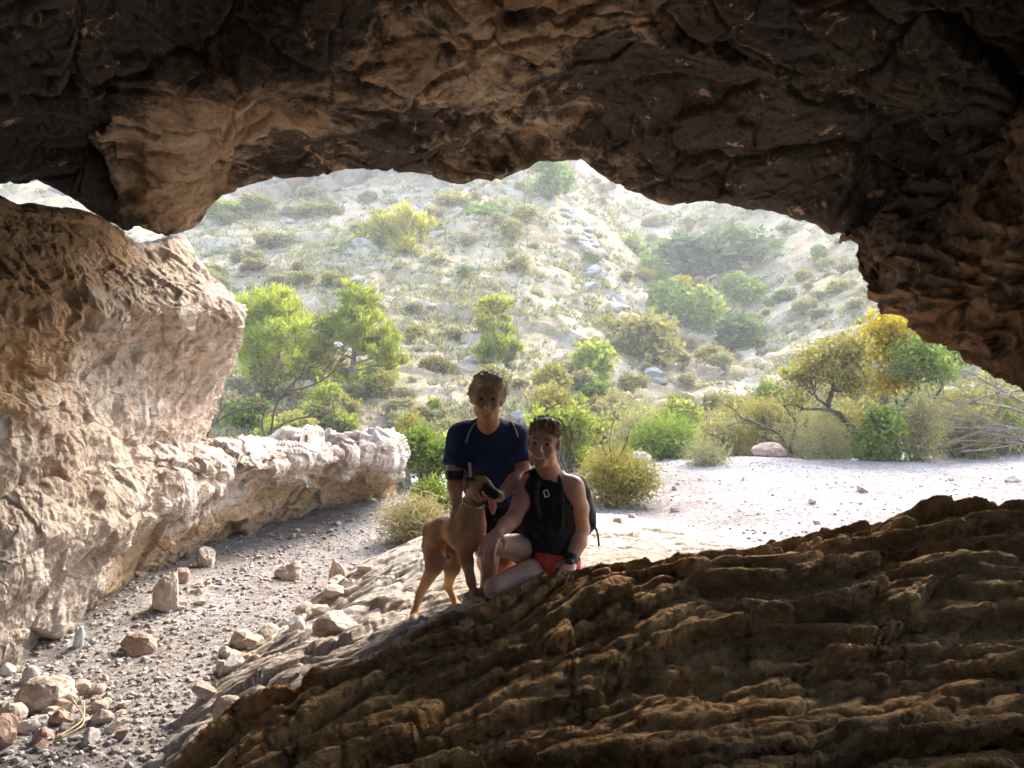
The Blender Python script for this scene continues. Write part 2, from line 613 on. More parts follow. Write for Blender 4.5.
def ground_z(x, y):
    """height of the gravel ground with its unevenness"""
    x = np.asarray(x, float); y = np.asarray(y, float)
    z = gz(x, y)
    p = np.stack([np.ravel(x), np.ravel(y), np.zeros(x.size)], 1)
    n = 0.05 * fbm(p * 0.9, 4, 3) + 0.012 * fbm(p * 7, 4, 5)
    fv, _ = facets(warp(p, 0.2, 1.5, 8) * np.array([1.2, 1.2, 1]), 12, 0.5, 0.3)
    n = n + 0.05 * np.clip(fv, 0, 1) * smooth01(p[:, 1], 6.5, 9)
    return z + n.reshape(x.shape)


ss = np.linspace(-1.7, 2.3, 620)
yy = np.exp(np.linspace(np.log(0.6), np.log(21), 520))
Sg, Yg = np.meshgrid(ss, yy)
Xg = Sg * Yg
Zg = ground_z(Xg, Yg)
tag(mesh_obj('ground', np.stack([Xg, Yg, Zg], -1).reshape(-1, 3), grid_faces(520, 620), M['gravel']), kind='structure')

# ---------------------------------------------------------------- pale rock the dog stands on
pp = [P3(*a) for a in [
    (412, 620, 3.95), (478, 602, 3.72), (457, 607, 3.95), (345, 600, 4.9), (300, 640, 4.2), (250, 680, 3.7), (200, 735, 3.3), (400, 560, 5.3),
    (430, 540, 6.0), (600, 524, 6.5), (680, 537, 6.2), (735, 549, 5.8), (560, 560, 4.7), (640, 556, 4.7), (500, 600, 3.8), (520, 540, 5.6),
    (490, 600, 4.1), (480, 585, 4.5)]]
edge = [P3(*a) for a in [(150, 706, 3.7), (205, 655, 4.5), (270, 614, 5.3), (335, 572, 6.4), (410, 530, 7.8), (500, 512, 8.3), (600, 505, 8.3), (690, 515, 7.6), (770, 535, 6.9), (860, 545, 5.5)]]
pp += [(a, b, c - 0.16) for a, b, c in edge]
pp += [(a * 1.12, b * 1.12, c - 0.5) for a, b, c in edge]
pp += [(-1.8, 2.8, -0.2), (0, 2.5, 0.1), (1.5, 3.0, 0.4), (2.5, 3.5, 0.2), (3.5, 4, -0.3), (-2.6, 3.0, -0.5)]
pz = TPS(pp, 1e-4)


def pale_z(x, y):
    x = np.asarray(x, float); y = np.asarray(y, float)
    z = pz(x, y)
    p = np.stack([np.ravel(x), np.ravel(y), np.zeros(x.size)], 1).astype(np.float32)
    # lumps run from lower left to upper right, like the bedding
    c, s = math.cos(0.5), math.sin(0.5)
    q = np.stack([(p[:, 0] * c + p[:, 1] * s) * 0.8, (-p[:, 0] * s + p[:, 1] * c) * 1.5, p[:, 2]], 1)
    q = warp(q, 0.28, 1.4, 40)
    f1, e1 = facets(q * 1.7, 21, 0.7, 0.55)
    f2, e2 = facets(q * 4.6, 22, 0.7, 0.5)
    edge_k = 0.45 + 0.55 * smooth01(-(p[:, 0] + 0.45 * (p[:, 1] - 4)), -0.3, 0.7)
    n = 0.055 * f1 + 0.032 * f2 + 0.06 * fbm(q * 1.2, 4, 6) + 0.035 * fbm(q * 3.2, 4, 9, 0.55, True) + 0.018 * fbm(q * 9, 4, 7, 0.6)
    n -= 0.02 * (1 - smooth01(e2, 0, 0.15))
    n *= edge_k
    return z + n.reshape(x.shape)


ss = np.linspace(-0.62, 0.75, 640)
yy = np.exp(np.linspace(np.log(2.7), np.log(8.8), 460))
Sg, Yg = np.meshgrid(ss, yy)
Xg = Sg * Yg
tag(mesh_obj('pale_rock_floor', np.stack([Xg, Yg, pale_z(Xg, Yg)], -1).reshape(-1, 3), grid_faces(460, 640), M['pale']), kind='structure')

# ---------------------------------------------------------------- brown foreground slab
crest = [(240, 715, 2.92), (300, 690, 3.1), (370, 660, 3.3), (420, 629, 3.45), (470, 611, 3.5), (510, 600, 3.5), (560, 571, 3.5), (600, 558, 3.5), (640, 557, 3.55),
         (700, 553, 3.6), (760, 546, 3.65), (850, 526, 3.7), (930, 513, 3.75), (1024, 498, 3.8), (1200, 470, 3.9), (1500, 440, 4.1)]
sp = [P3(*a) for a in crest]
sp += [P3(*a) for a in [(190, 768, 2.72), (350, 768, 2.3), (500, 768, 2.1), (700, 768, 2.0), (900, 768, 1.9), (1024, 768, 1.85), (1024, 650, 2.6), (800, 650, 2.75),
                        (600, 660, 2.8), (450, 690, 2.8), (330, 730, 2.65), (900, 580, 3.1), (750, 590, 3.15), (1300, 640, 2.4)]]
sp += [(0, 0.4, 0.25), (1.0, 0.4, 0.5), (-1.0, 1.2, 0.05), (2.5, 0.5, 0.7), (4, 1, 0.9), (5, 2.5, 1.2), (-1.6, 2.4, -0.1)]
for a in crest:
    p = P3(*a)
    sp.append((p[0] - 0.10, p[1] + 0.32, p[2] - 0.22))
    sp.append((p[0] - 0.22, p[1] + 0.75, p[2] - 0.85))
sz = TPS(sp, 2e-5)


def slab_z(x, y, detail=True):
    x = np.asarray(x, float); y = np.asarray(y, float)
    z = sz(x, y)
    p = np.stack([np.ravel(x), np.ravel(y), np.zeros(x.size)], 1).astype(np.float32)
    a = 0.42 - 0.15 * p[:, 0]
    u = p[:, 0] * np.cos(0.32) + p[:, 1] * np.sin(0.32)
    w = p[:, 1] - a * p[:, 0]
    q = np.stack([u * 0.55, w * 1.0, p[:, 2]], 1)
    o3 = np.zeros_like(w)
    pu = warp(np.stack([u, w, o3], 1), 0.16, 1.6, 50)

    def flake(su, sw, seed, tilt, off, lean):
        return facets(pu * np.array([1 / su, 1 / sw, 1.0], np.float32), seed, tilt, off, (0.0, -lean, 0.0), True)

    f1, e1 = flake(1.25, 0.42, 51, 0.35, 0.35, 0.95)
    f2, e2 = flake(0.48, 0.17, 52, 0.45, 0.40, 0.9)
    f3, e3 = flake(0.20, 0.085, 53, 0.5, 0.45, 0.7)
    f4, e4 = flake(0.075, 0.045, 54, 0.6, 0.5, 0.4)
    g2 = np.clip(0.75 + 1.2 * fbm(pu * 1.3, 2, 57), 0.15, 1.4)
    g3 = np.clip(0.75 + 1.4 * fbm(pu * 2.1 + 4, 2, 58), 0.15, 1.5)
    n = 0.110 * f1 + 0.078 * f2 * g2 + 0.036 * f3 * g3 + 0.008 * f4
    n += 0.05 * fbm(pu * 1.2, 3, 59)
    n -= 0.022 * (1 - smooth01(e2, 0, 0.16)) + 0.010 * (1 - smooth01(e3, 0, 0.2))
    pit = fbm(pu * np.array([5, 8, 1], np.float32), 3, 61)
    n -= 0.035 * smooth01(pit, 0.12, 0.4)
    n += 0.010 * fbm(pu * 9, 3, 62, 0.5, True)
    n *= smooth01(p[:, 0] + 1.7, 0, 0.9) * 0.5 + 0.5
    k = smooth01(-(np.abs(p[:, 1] - 3.5)), -0.35, -0.10) * 0.6
    z0 = z - 0.03
    if not detail:
        return z0 + n.reshape(x.shape)
    return z0 + n.reshape(x.shape), n.reshape(x.shape)


ss = np.linspace(-0.80, 1.10, 1000)
yy = np.linspace(1.0, 4.5, 1250)
Sg, Yg = np.meshgrid(ss, yy)
Xg = Sg * Yg
Zg, Ng = slab_z(Xg, Yg)
for _ in range(2):                       # worn edges
    for ax_i in (0, 1):
        Nn = 0.5 * Ng + 0.25 * (np.roll(Ng, 1, ax_i) + np.roll(Ng, -1, ax_i))
        Zg = Zg + (Nn - Ng)
        Ng = Nn
# the ridges hang over a little towards the cave; rows are spread evenly along the relief
Ys = Yg - 0.60 * np.clip(Ng + 0.03, -0.05, 0.2)
arc = np.concatenate([np.zeros((1, 1000)), np.cumsum(np.hypot(np.diff(Ys, axis=0), np.diff(Zg, axis=0)) / Yg[1:], axis=0)])
arc = 0.5 * arc / arc[-1:] + 0.5 * (arc / arc[-1:]).mean(1, keepdims=True)
tt = np.linspace(0, 1, 760)
SG = np.empty((760, 1000, 3))
for c in range(1000):
    for a_, A in enumerate((Xg, Ys, Zg)):
        SG[:, c, a_] = np.interp(tt, arc[:, c], A[:, c])
nn = grid_normals(SG).reshape(-1, 3)
nn = nn * np.sign(nn[:, 2:3].mean())
p = SG.reshape(-1, 3).astype(np.float32)
dd = 0.014 * fbm(warp(p, 0.05, 4, 330) * 6, 5, 331, 0.52, True) + 0.006 * facets(warp(p, 0.03, 8, 332) * np.array([9, 13, 13], np.float32), 333, 0.8, 0.4)[0] + 0.0025 * fbm(p * 45, 3, 334, 0.6)
tag(mesh_obj('foreground_rock_slab', p + nn * dd[:, None], grid_faces(760, 1000), M['slab']), kind='structure')

# ---------------------------------------------------------------- cave ceiling with the lip of the mouth and the cliff above
lip = [(-900, 150, 2.6), (-400, 160, 3.6), (-120, 172, 4.6), (0, 184, 5.1), (14, 177, 5.15), (27, 174, 5.2), (44, 182, 5.3), (62, 192, 5.4), (82, 204, 5.5), (100, 216, 5.65), (122, 227, 5.8),
       (136, 226, 5.95), (150, 230, 6.05), (163, 235, 6.2), (174, 234, 6.3), (185, 229, 6.35), (200, 211, 6.4), (225, 193, 6.5), (248, 183, 6.55), (275, 177, 6.6), (310, 172, 6.6), (345, 167, 6.65), (400, 170, 6.7), (425, 173, 6.7),
       (440, 179, 6.65), (462, 183, 6.6), (478, 178, 6.6), (500, 176, 6.6), (522, 170, 6.6), (540, 160, 6.55), (560, 159, 6.5), (580, 158, 6.5), (596, 170, 6.45), (612, 180, 6.4), (632, 187, 6.3), (655, 200, 6.2),
       (672, 204, 6.1), (700, 200, 6.05), (745, 206, 6.0), (790, 215, 5.9), (825, 225, 5.8), (850, 234, 5.7), (880, 246, 5.6), (930, 260, 5.4), (1024, 270, 5.2), (1200, 210, 5.0), (1500, 0, 4.7), (2200, -400, 4.0)]  # right end, out of view, lifted to let more light in


def shift(row, dY=0.0, dz=0.0, dx=0.0):
    r = []
    for a in row:
        p = P3(*a)
        r.append((p[0] + dx, p[1] + dY, p[2] + dz))
    return r


def px_row(row, f):
    """same columns, new picture row / depth"""
    return [f(a) for a in row]


ceil_rows = [
    ('xyz', [(p[0] * 1.8, p[1] * 0.3 + 2.6, p[2] + 13) for p in [P3(*a) for a in lip]]),  # unseen cliff top, built taller to shade the clearing
    ('xyz', [(p[0] * 1.3, p[1] + 0.7, p[2] + 3.5) for p in [P3(*a) for a in lip]]),
    ('xyz', [(p[0] * 1.06, p[1] + 0.75, p[2] + 0.8) for p in [P3(*a) for a in lip]]),
    ('xyz', [(p[0] * 1.01, p[1] + 0.28, p[2] + 0.16) for p in [P3(*a) for a in lip]]),
    ('scr', lip),
    ('scr', px_row(lip, lambda a: (a[0], a[1] - 26, a[2] * 0.955))),
    ('scr', px_row(lip, lambda a: (a[0], 0.62 * a[1] + 10, a[2] * 0.86))),
    ('scr', px_row(lip, lambda a: (a[0], 0.30 * a[1] + 5, a[2] * 0.72))),
    ('scr', px_row(lip, lambda a: (a[0], -40, a[2] * 0.60))),
    ('scr', px_row(lip, lambda a: (a[0] * 1.15 - 70, -420, a[2] * 0.36))),
    ('xyz', [(x, 0.2, 3.9 - 0.02 * x * x) for x in np.linspace(-5.5, 6.5, 12)]),
    ('xyz', [(x, -0.3, 4.6) for x in np.linspace(-5.5, 6.5, 12)]),
    ('xyz', [(x, 0.3, 5.4) for x in np.linspace(-5.5, 6.5, 12)]),  # edge turned up: rim of an added skylight over the camera
]


def ceil_disp(p, G):
    q = warp(p, 0.35, 0.8, 70)
    st = np.array([0.8, 1.1, 1.3], np.float32)
    f1, e1 = facets(q * st * 1.0, 71, 0.35, 0.7, (0.0, 0.35, 0.0))
    f2, e2 = facets(warp(p, 0.22, 2.0, 73) * st * 2.3, 72, 0.35, 0.6, (0.0, 0.35, 0.0))
    f3, e3 = facets(warp(p, 0.10, 4.0, 75) * st * 6.0, 74, 0.4, 0.5, (0.0, 0.3, 0.0))
    d = 0.11 * f1 + 0.065 * f2 + 0.028 * f3 + 0.22 * fbm(p * 0.55, 3, 76) + 0.035 * fbm(p * 3.5, 4, 77, 0.55) + 0.010 * fbm(p * 19, 3, 179, 0.6)
    d -= 0.05 * (1 - smooth01(e1, 0, 0.07)) + 0.022 * (1 - smooth01(e2, 0, 0.08)) + 0.006 * (1 - smooth01(e3, 0, 0.1))
    pit = fbm(warp(p, 0.1, 3, 170) * 2.6, 3, 171)
    d -= 0.05 * smooth01(pit, 0.18, 0.4)
    # hollows in the ceiling
    for (hx, hy, hY, r, dep) in [(268, 140, 5.4, 0.32, 0.5), (640, 130, 4.9, 0.55, 0.45), (575, 80, 4.2, 0.2, 0.22), (930, 150, 4.9, 0.6, 0.6), (110, 195, 5.3, 0.5, 0.35)]:
        c = at(hx, hy, hY)
        d -= dep * np.exp(-((p - c) ** 2).sum(1) / (r * r))
    # the jutting pale beam left of the middle
    a, b = at(235, 80, 4.6), at(185, 150, 5.5)
    t = np.clip(((p - a) @ (b - a)) / ((b - a) @ (b - a)), 0, 1)
    dd = np.linalg.norm(p - (a + t[:, None] * (b - a)), axis=1)
    d += 0.30 * np.exp(-(dd / 0.42) ** 2)
    lipk = np.abs(np.arange(G.shape[0]) - CEIL_LIP)[:, None] * np.ones((1, G.shape[1]))
    k = 0.45 + 0.55 * smooth01(lipk.ravel(), 0, 40)
    d = pin_row(d * k, G, CEIL_LIP, 30) / np.maximum(k, 0.01)
    out = smooth01(CEIL_LIP - lipk.ravel() * 0 - (np.arange(G.shape[0])[:, None] * np.ones((1, G.shape[1]))).ravel(), 0, 60)
    return d * k * (1 + 1.5 * out)


CEIL_SEGS = [24, 24, 18, 14, 34, 90, 100, 80, 50, 24, 10, 8]
CEIL_LIP = sum(CEIL_SEGS[:4])


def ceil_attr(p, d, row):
    # soot: thick in the upper left and along the roof's middle; crevices darkened further, mouth-facing beam coloured paler
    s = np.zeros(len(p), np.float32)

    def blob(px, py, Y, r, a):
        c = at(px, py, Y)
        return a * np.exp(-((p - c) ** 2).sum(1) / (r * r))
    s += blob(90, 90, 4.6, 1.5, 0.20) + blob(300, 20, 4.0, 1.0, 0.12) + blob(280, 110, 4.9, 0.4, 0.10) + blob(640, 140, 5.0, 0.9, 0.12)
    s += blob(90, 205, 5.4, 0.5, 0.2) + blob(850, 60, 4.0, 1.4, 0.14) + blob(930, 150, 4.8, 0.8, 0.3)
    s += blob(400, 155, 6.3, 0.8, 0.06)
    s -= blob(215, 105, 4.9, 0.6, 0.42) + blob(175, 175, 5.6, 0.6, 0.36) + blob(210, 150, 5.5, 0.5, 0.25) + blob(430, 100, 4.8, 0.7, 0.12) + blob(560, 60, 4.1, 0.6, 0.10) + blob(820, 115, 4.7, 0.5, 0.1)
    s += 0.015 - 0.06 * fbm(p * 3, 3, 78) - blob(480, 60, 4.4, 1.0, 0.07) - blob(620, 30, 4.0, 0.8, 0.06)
    return {'stain_shade': s}


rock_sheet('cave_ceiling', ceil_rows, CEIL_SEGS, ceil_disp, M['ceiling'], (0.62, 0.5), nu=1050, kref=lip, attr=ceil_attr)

# ---------------------------------------------------------------- left cave wall, upper bulge
w_top = [(-2200, 60, 1.0), (-500, 110, 2.3), (-120, 172, 3.9), (0, 196, 4.6), (18, 205, 4.75), (36, 204, 4.9), (50, 207, 5.0), (66, 210, 5.1), (84, 211, 5.25), (104, 220, 5.45), (122, 232, 5.7), (137, 243, 5.9), (153, 242, 6.1), (170, 238, 6.3),
         (187, 240, 6.5), (196, 256, 6.7), (205, 275, 6.9)]
wall_rows = [
    ('xyz', [(p[0] - 0.9, p[1] + 1.6, p[2] - 2.6) for p in [P3(*a) for a in w_top]]),
    ('xyz', [(p[0] - 0.45, p[1] + 0.7, p[2] - 0.25) for p in [P3(*a) for a in w_top]]),
    w_top,
    [(-2200, 160, 0.95), (-500, 190, 2.15), (-120, 215, 3.65), (0, 232, 4.3), (50, 240, 4.7), (100, 255, 5.2), (140, 262, 5.6), (170, 266, 5.95), (198, 275, 6.3), (215, 288, 6.6), (232, 300, 6.9)],
    [(-2200, 330, 0.92), (-500, 330, 2.0), (-120, 325, 3.45), (0, 320, 4.0), (50, 318, 4.35), (100, 315, 4.75), (150, 312, 5.2), (190, 312, 5.6), (220, 313, 5.95), (243, 316, 6.4), (238, 322, 7.0)],
    [(-2200, 420, 0.92), (-500, 410, 2.05), (-120, 390, 3.5), (0, 372, 4.05), (50, 365, 4.5), (100, 358, 5.0), (150, 350, 5.55), (190, 347, 5.95), (215, 345, 6.3), (238, 345, 6.7), (232, 352, 7.3)],
    [(-2200, 520, 0.92), (-500, 480, 2.05), (-120, 440, 3.5), (0, 415, 4.0), (50, 407, 4.45), (100, 400, 5.1), (150, 392, 5.8), (185, 392, 6.4), (207, 392, 6.75), (223, 392, 7.1), (215, 400, 7.8)],
    [(-2200, 700, 0.92), (-500, 560, 2.05), (-120, 490, 3.5), (0, 465, 4.02), (50, 455, 4.45), (100, 446, 5.1), (150, 440, 5.9), (185, 438, 6.7), (200, 440, 7.2), (208, 442, 7.6), (200, 446, 8.4)],
    [(-2200, 900, 0.92), (-500, 620, 2.1), (-120, 520, 3.8), (0, 520, 4.15), (50, 505, 4.6), (100, 490, 5.25), (150, 470, 6.2), (185, 460, 7.2), (200, 466, 7.7), (208, 468, 8.2), (200, 470, 9.0)],
]


def wall_disp(p, G, lowk=1.0):
    st = np.array([1.0, 1.0, 1.1], np.float32)
    f1, e1 = facets(warp(p, 0.3, 0.9, 80) * st * 1.0, 81, 0.75, 0.5)
    f2, e2 = facets(warp(p, 0.18, 2.2, 82) * st * 2.9, 83, 0.75, 0.5)
    f3, e3 = facets(warp(p, 0.07, 5.0, 84) * st * 8.0, 85, 0.75, 0.5)
    rib = np.array([1.5, 1.5, 0.75], np.float32)
    rg = fbm(warp(p, 0.12, 3, 187) * 3.4 * rib, 6, 188, 0.62, True)
    d = 0.075 * f1 + 0.036 * f2 + 0.022 * f3 + 0.10 * fbm(p * 0.8, 3, 86) + 0.022 * fbm(p * 6, 5, 87, 0.62) + 0.026 * rg + 0.012 * fbm(p * 22, 3, 189, 0.6)
    pit = fbm(warp(p, 0.1, 3, 89) * 3.2, 3, 88)
    d -= 0.06 * smooth01(pit, 0.20, 0.42)
    lay = p[:, 2] + 0.25 * p[:, 1] + 0.18 * fbm(p * 0.9, 3, 190)
    fr = lay / 0.34 - np.floor(lay / 0.34)
    d += 0.045 * (np.where(fr < 0.2, smooth01(fr, 0, 0.2), 1 - (fr - 0.2) / 0.8) - 0.5) * np.clip(0.5 + 1.6 * fbm(p * 0.7, 2, 191), 0, 1.2)
    d -= 0.02 * (1 - smooth01(e1, 0, 0.1)) + 0.008 * (1 - smooth01(e2, 0, 0.12))
    return d * lowk * 0.82


WALL_SEGS = [10, 20, 60, 100, 80, 80, 60, 20]


def upper_wall_disp(p, G):
    d = pin_row(wall_disp(p, G), G, sum(WALL_SEGS[:2]), 22)
    D = d.reshape(G.shape[:2])
    w = np.exp(-((np.arange(G.shape[1]) - G.shape[1] * 0.95) / 40.0) ** 2)
    return (D * (1 - 0.25 * w[None, :]) * (1 - 0.6 * np.exp(-((np.arange(G.shape[0]) - sum(WALL_SEGS[:2])) / 24.0) ** 2))[:, None]).ravel()


def wall_attr(p, d, row):
    s = np.zeros(len(p), np.float32)

    def blob(px, py, Y, r, a):
        c = at(px, py, Y)
        return a * np.exp(-((p - c) ** 2).sum(1) / (r * r))
    s += blob(30, 230, 4.4, 0.8, 0.34) + blob(110, 225, 5.4, 0.5, 0.25) + blob(-40, 300, 3.9, 0.7, 0.2) + blob(0, 330, 4.0, 0.5, 0.10)  # shadow at the top left put into the stain colour
    s += blob(190, 400, 6.4, 0.55, 0.12) + blob(150, 260, 5.9, 0.3, 0.1)
    s -= blob(190, 290, 5.9, 0.6, 0.25) + blob(60, 500, 4.6, 1.0, 0.10)  # nose top paled for the sky light on it, lower face paler too
    return {'stain_shade': s}


rock_sheet('cave_wall', wall_rows, WALL_SEGS, upper_wall_disp, M['wall'], (0.5, 0.5), nu=620, attr=wall_attr)

# ---------------------------------------------------------------- left ledge with its overhang
ledge_rows = [
    ('xyz', [(-3.6, 0.5, 0.0), (-3.7, 2.5, 0.0), (-4.2, 4.5, 0.0), (-4.2, 7.5, -0.1), (-3.6, 9.5, -0.2), (-2.6, 10.6, -0.4), (-1.3, 10.9, -0.6)]),
    ('xyz', [(-2.9, 0.5, 1.3), (-3.1, 2.5, 1.3), (-3.6, 4.5, 1.1), (-3.8, 7.5, 0.85), (-3.2, 9.0, 0.85), (-2.4, 9.9, 0.85), (-1.5, 10.2, 0.7)]),
    [(-1800, 420, 0.95), (-400, 430, 2.35), (-60, 436, 3.95), (60, 440, 4.9), (150, 442, 5.9), (215, 441, 6.9), (255, 440, 7.9), (300, 438, 8.5), (345, 434, 9.0), (370, 432, 9.3), (388, 433, 9.5), (398, 441, 9.6)],
    [(-1800, 557.5, 1.0), (-400, 517.5, 2.3), (-60, 493.5, 3.8), (50, 483.5, 4.5), (120, 475.5, 5.2), (200, 463.5, 6.1), (250, 456.5, 6.8), (300, 450.5, 7.5), (340, 446.5, 8.05), (370, 443.5, 8.45), (392, 443.5, 8.8), (402, 447.5, 9.4)],
    [(-1800, 562, 0.9), (-400, 522, 2.2), (-60, 498, 3.7), (50, 488, 4.4), (120, 480, 5.1), (200, 468, 6.0), (250, 461, 6.7), (300, 455, 7.4), (340, 451, 7.95), (370, 448, 8.35), (392, 448, 8.7), (402, 452, 9.3)],
    [(-1800, 900, 0.88), (-400, 650, 2.1), (-60, 575, 3.5), (40, 550, 4.15), (110, 530, 4.85), (190, 500, 5.8), (240, 480, 6.5), (285, 468, 7.15), (330, 463, 7.75), (366, 462, 8.2), (394, 463, 8.55), (402, 462, 9.3)],
    [(-1800, 1095, 0.898), (-400, 735, 2.146), (-60, 635, 3.543), (30, 593, 4.142), (95, 555, 4.84), (180, 519, 5.838), (225, 497, 6.587), (272, 479, 7.335), (325, 467, 7.984), (362, 466, 8.333), (390, 469, 8.683), (399, 469, 9.381)],
    [(-1800, 1104, 1.0), (-400, 744, 2.25), (-60, 644, 3.65), (30, 602, 4.25), (95, 564, 4.95), (180, 528, 5.95), (225, 506, 6.7), (272, 488, 7.45), (325, 476, 8.1), (362, 475, 8.45), (390, 478, 8.8), (399, 478, 9.5)],
    [(-1800, 1300, 0.95), (-400, 810, 2.25), (-60, 690, 3.75), (25, 650, 4.25), (90, 594, 4.95), (165, 552, 6.2), (220, 530, 7.1), (275, 506, 7.9), (325, 491, 8.6), (358, 486, 8.95), (385, 488, 9.2), (396, 486, 9.8)],
    [(-1800, 1500, 1.0), (-400, 860, 2.4), (-60, 740, 4.0), (20, 708, 4.4), (90, 622, 5.3), (165, 570, 6.7), (220, 549, 7.7), (280, 531, 8.5), (330, 516, 9.0), (360, 507, 9.3), (385, 502, 9.6), (396, 498, 10.2)],
    [(-1800, 1700, 1.2), (-400, 900, 2.7), (-60, 770, 4.4), (20, 720, 4.9), (90, 640, 5.8), (165, 582, 7.2), (220, 560, 8.1), (280, 540, 8.9), (330, 524, 9.5), (360, 515, 9.8), (385, 509, 10.1), (396, 505, 10.6)],
]


def ledge_disp(p, G):
    st = np.array([1.0, 1.0, 1.3], np.float32)
    f, e = facets(warp(p, 0.2, 1.2, 280) * st * 1.7, 281, 0.9, 0.5)
    f2, e2 = facets(warp(p, 0.1, 3, 282) * st * 4.2, 283, 0.9, 0.4)
    top = (np.arange(G.shape[0]) < sum(LEDGE_SEGS[:3]) - 12)[:, None] * np.ones((1, G.shape[1]))
    row = (np.arange(G.shape[0])[:, None] * np.ones((1, G.shape[1]))).ravel()
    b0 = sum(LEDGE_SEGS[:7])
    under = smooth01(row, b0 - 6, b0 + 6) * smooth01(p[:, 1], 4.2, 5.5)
    return wall_disp(p, G, 0.9) * (1 - 0.45 * under) + (0.15 * f + 0.05 * f2 - 0.02 * (1 - smooth01(e, 0, 0.1))) * (1 - 0.4 * top.ravel()) * (1 - 0.3 * under) * smooth01(p[:, 1], 4.5, 6.5)


LEDGE_SEGS = [8, 16, 44, 12, 60, 56, 14, 70, 60, 8]


def ledge_attr(p, d, row):
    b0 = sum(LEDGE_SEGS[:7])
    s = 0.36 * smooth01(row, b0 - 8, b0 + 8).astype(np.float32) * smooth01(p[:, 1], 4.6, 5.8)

    def blob(px, py, Y, r, a):
        c = at(px, py, Y)
        return a * np.exp(-((p - c) ** 2).sum(1) / (r * r))
    s += blob(270, 505, 7.5, 0.7, 0.14) + blob(340, 485, 8.3, 0.5, 0.08) + blob(120, 590, 5.4, 0.5, 0.12)
    s -= blob(330, 435, 8.6, 0.45, 0.25) + blob(200, 445, 6.4, 0.6, 0.12)
    return {'stain_shade': s}


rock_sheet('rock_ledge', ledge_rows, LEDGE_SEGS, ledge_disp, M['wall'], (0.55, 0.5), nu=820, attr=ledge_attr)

# ---------------------------------------------------------------- hanging rock on the right
b_sil = [(845, 236, 5.6), (866, 246, 5.35), (869, 262, 5.2), (867, 281, 5.05), (880, 300, 4.8), (905, 320, 4.5), (940, 346, 4.2), (985, 373, 3.8), (1024, 394, 3.5), (1090, 400, 3.25), (1180, 340, 3.1), (1400, -60, 3.0)]  # unseen right end bent upwards to admit more light
bulge_rows = [
    ('xyz', [(p[0] * 1.3 + 0.8, p[1] + 1.7, p[2] + 3.2) for p in [P3(*a) for a in b_sil]]),
    ('xyz', [(p[0] + 0.45, p[1] + 0.9, p[2] + 1.0) for p in [P3(*a) for a in b_sil]]),
    ('xyz', [(p[0] + 0.12, p[1] + 0.38, p[2] + 0.2) for p in [P3(*a) for a in b_sil]]),
    b_sil,
    [(862, 225, 5.25), (885, 228, 4.95), (896, 245, 4.75), (902, 262, 4.55), (916, 278, 4.3), (942, 296, 4.0), (978, 316, 3.7), (1015, 335, 3.4), (1060, 345, 3.1), (1120, 335, 2.85), (1230, 270, 2.7), (1450, -120, 2.6)],
    [(880, 205, 5.25), (905, 196, 4.95), (925, 205, 4.6), (940, 220, 4.3), (960, 230, 4.0), (985, 240, 3.7), (1020, 250, 3.4), (1060, 255, 3.1), (1100, 245, 2.85), (1160, 220, 2.65), (1280, 160, 2.45), (1500, -200, 2.3)],
    [(900, 178, 5.4), (918, 170, 5.2), (935, 155, 5.0), (950, 145, 4.75), (968, 136, 4.45), (992, 122, 4.15), (1030, 95, 3.75), (1080, 60, 3.4), (1160, 20, 3.0), (1300, -40, 2.5), (1500, -120, 2.0), (1900, -200, 1.4)],
    [(905, 150, 5.8), (925, 130, 5.6), (945, 110, 5.4), (965, 95, 5.1), (990, 80, 4.8), (1020, 50, 4.5), (1060, 0, 4.1), (1120, -60, 3.7), (1200, -120, 3.3), (1350, -200, 2.8), (1550, -300, 2.2), (2000, -400, 1.5)],
]


def bulge_disp(p, G):
    st = np.array([0.9, 0.9, 1.5], np.float32)
    f1, e1 = facets(warp(p, 0.3, 0.9, 90) * st * 1.1, 91, 0.7, 0.5)
    f2, e2 = facets(warp(p, 0.2, 2.2, 92) * st * 3.0, 93, 0.7, 0.5)
    f3, e3 = facets(warp(p, 0.1, 5.0, 95) * st * 8, 94, 0.7, 0.5)
    d = 0.10 * f1 + 0.06 * f2 + 0.022 * f3 + 0.12 * fbm(p * 0.8, 3, 96) + 0.025 * fbm(p * 6, 5, 97, 0.6)
    # flowing curved ribs
    t = fbm(warp(p, 0.3, 1.0, 98) * np.array([1.2, 1.2, 3.0], np.float32), 3, 99)
    d += 0.05 * (0.5 - np.abs(np.sin(t * 9)))
    d -= 0.03 * (1 - smooth01(e1, 0, 0.1))
    return d * 0.85


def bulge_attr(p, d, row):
    c = at(930, 150, 4.8)  # crevice against the roof darkened, lower edge paler
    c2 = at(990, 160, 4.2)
    return {'stain_shade': 0.4 * np.exp(-((p - c) ** 2).sum(1) / 0.4) + 0.22 * np.exp(-((p - c2) ** 2).sum(1) / 0.5) - 0.10 * np.exp(-((p - at(960, 330, 4.1)) ** 2).sum(1) / 0.6)}


rock_sheet('hanging_rock', bulge_rows, [8, 12, 10, 36, 50, 60, 16], bulge_disp, M['bulge'], (0.6, 0.5), nu=520, kref=b_sil, attr=bulge_attr)

